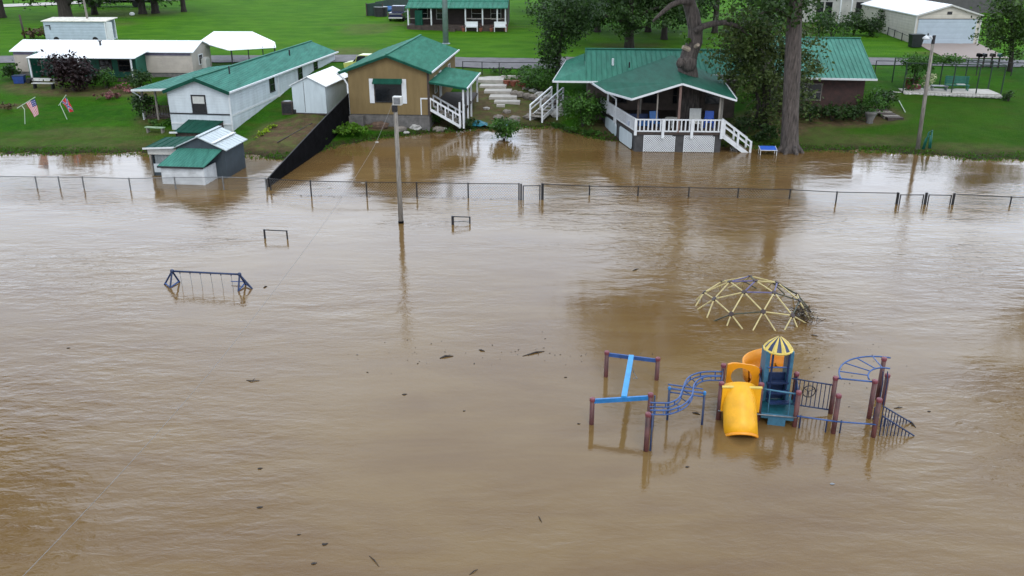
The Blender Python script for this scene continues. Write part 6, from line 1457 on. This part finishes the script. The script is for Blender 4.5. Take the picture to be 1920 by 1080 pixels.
MB(F).prism([(-.72,-1.5,.93),(-.72,1.1,.9),(-.72,.5,1.42),(-.72,-1.1,1.45)],(1.44,0,0)).build('cabin',M['glass'],k)
MB(F).box(-.7,.7,-1.1,.5,1.44,1.5).build('roof',M['car_yellow'],k)
for s_ in (-1,1):
    for v in (-1.25,1.25): MB(F).tube((s_*.7,v,.3),(s_*.85,v,.3),.3,n=12).build('wheel',M['rubber'],k)
    for v in (-1.3,-.3,.8): MB(F).beam((s_*.72,v,.93),(s_*.72,v*.75,1.46),.05,.05).build('pillar',M['car_yellow'],k)
b=on(215,14); F=Fr(*b,-2); k=thing('flatbed_trailer','long dark trailer with pale load under the far left trees','trailer',b)
MB(F).box(-5.5,5.5,0,2.2,.7,1.0).build('bed',M['black'],k); MB(F).box(-5.2,4.6,.1,2.1,1.0,2.3).build('cargo',M['galv'],k); MB(F).box(-4.9,4.3,-.0,.09,1.35,1.75).build('stripe_panel',M['white'],k)
for u in (-3.6,-2.6,3.2): MB(F).tube((u,-.05,.5),(u,.3,.5),.48,n=14).build('wheel',M['rubber'],k)
b=on(248,29); solo(MB().lump((b[0],b[1],b[2]+.2),.35,.3,.25,3,.1),'white_bucket',M['white'],'small white bucket on the grass beside the far left trees','bucket',b)
b=on(714,31); k=thing('metal_tank','dark stock tank with pale rim against the dark board fence','tank',b)
MB().lathe((b[0],b[1]+.3,b[2]-.1),[(.9,0),(.95,1.3)],16).build('body',M['dark_metal'],k); MB().lathe((b[0],b[1]+.3,b[2]+1.2),[(.97,0),(.97,.06)],16).build('rim',M['galv'],k)
b=on(724,22); solo(MB().lump((b[0]+.3,b[1],b[2]+.35),.95,.6,.45,8,.12),'tarp_bundle',M['chair_blue'],'blue tarp bundle between the stock tank and the pickup','tarp',b)
# ------------------------------------------------------------------ things adrift
def stick(label,a,c_,r_,bend=.06,twigs=1,seed=0):
    A_,C_=at(*a),at(*c_); g=random.Random(seed); m=Vector(A_).lerp(Vector(C_),.5); L_=(Vector(C_)-Vector(A_)).length
    mb=MB(); mb.path([(A_[0],A_[1],.0),(m.x+bend*g.uniform(-1,1),m.y+bend*g.uniform(-1,1),.03),(C_[0],C_[1],.01)],[r_*.6,r_,r_*.35],6)
    for i in range(twigs):
        p=Vector(A_).lerp(Vector(C_),g.uniform(.3,.8)); a_=g.uniform(0,6.28); mb.path([(p.x,p.y,.02),(p.x+math.cos(a_)*L_*.2,p.y+math.sin(a_)*L_*.2,.05)],[r_*.5,r_*.2],5)
    solo(mb,'driftwood_stick',M['drift'],label,'driftwood',A_)
stick('thick dark stick adrift in the middle, left of a longer thin branch',(825,672),(850,668),.045,seed=1)
stick('long thin branch adrift left of the blue beam frame',(980,668),(1021,659),.03,.1,2,seed=2)
stick('short dark twig adrift above the thick middle stick',(898,656),(909,659),.03,seed=3)
stick('bowed twig adrift left of centre, below the swing set',(462,713),(487,714),.022,.1,seed=4)
stick('thin straight twig floating near the bottom edge, left of centre',(692,1042),(711,1063),.012,.02,0,seed=5)
stick('short dark twig floating near the bottom edge at centre',(880,1078),(896,1068),.014,.02,0,seed=6)
stick('small upright-looking twig floating alone low on the right of centre',(1010,968),(1016,980),.014,.02,0,seed=7)
stick('tiny dark twig adrift right of the swing set',(494,540),(501,537),.03,.02,1,seed=8)
stick('tiny twig adrift in the open water above the play beam frame',(1186,508),(1197,504),.03,.03,1,seed=9)
stick('forked branch caught on the far ramp rail',(1676,766),(1692,764),.02,.05,2,seed=10)
stick('dark branch caught at the foot of the far ramp rail',(1704,788),(1717,802),.028,.05,3,seed=11)
stick('dark branch drifting beside the foot of the S-shaped ladder legs',(1298,774),(1313,778),.03,.04,1,seed=12)
stick('twig drifting right of the dome brush',(1520,628),(1534,631),.02,.03,1,seed=13)
def clump(label,px,s_,seed,mt='drift'):
    p=at(*px); mb=MB(); mb.lump((p[0],p[1],.01),s_,s_*.6,s_*.35,seed,.3,8,5); mb.lump((p[0]+s_*.9,p[1]+s_*.4,.0),s_*.55,s_*.4,s_*.25,seed+1,.3,7,4)
    solo(mb,'floating_debris',M[mt],label,'debris',p)['kind']='thing'
for i,(px,s_,lb) in enumerate([((758,740),.07,'small dark clump adrift below the thick middle stick'),((487,879),.06,'small dark clump adrift left of centre, highest of the lower-left clumps'),((486,952),.07,'dark clump near a pale speck, second of the lower-left clumps'),((608,1021),.07,'dark clump near the bottom edge, upper of a close pair'),((588,1057),.06,'dark clump nearest the bottom edge, lower of a close pair'),((1288,876),.055,'small dark clump adrift below the slide mouth'),((870,771),.04,'tiny dark speck adrift at centre'),((1085,795),.045,'tiny dark clump left of the outer beam post'),((128,653),.05,'faint dark clump adrift far out on the left'),((560,1003),.04,'tiny dark speck left of the close pair of clumps'),((1742,772),.05,'small dark clump right of the ramp rails'),((1060,708),.05,'dark clump left of the beam frame in open water')]): clump(lb,px,s_,200+i*3)
clump('pale flat scrap floating below the right ramp posts',(1560,908),.06,300,'galv')
for i,(px,lb) in enumerate([((617,352),'white bottle floating beside the black barrier fence'),((706,267),'white scrap floating below the soil mound'),((680,343),'pale scrap floating by the dark fence rail')]): clump(lb,px,.13,310+i*3,'chair_white')
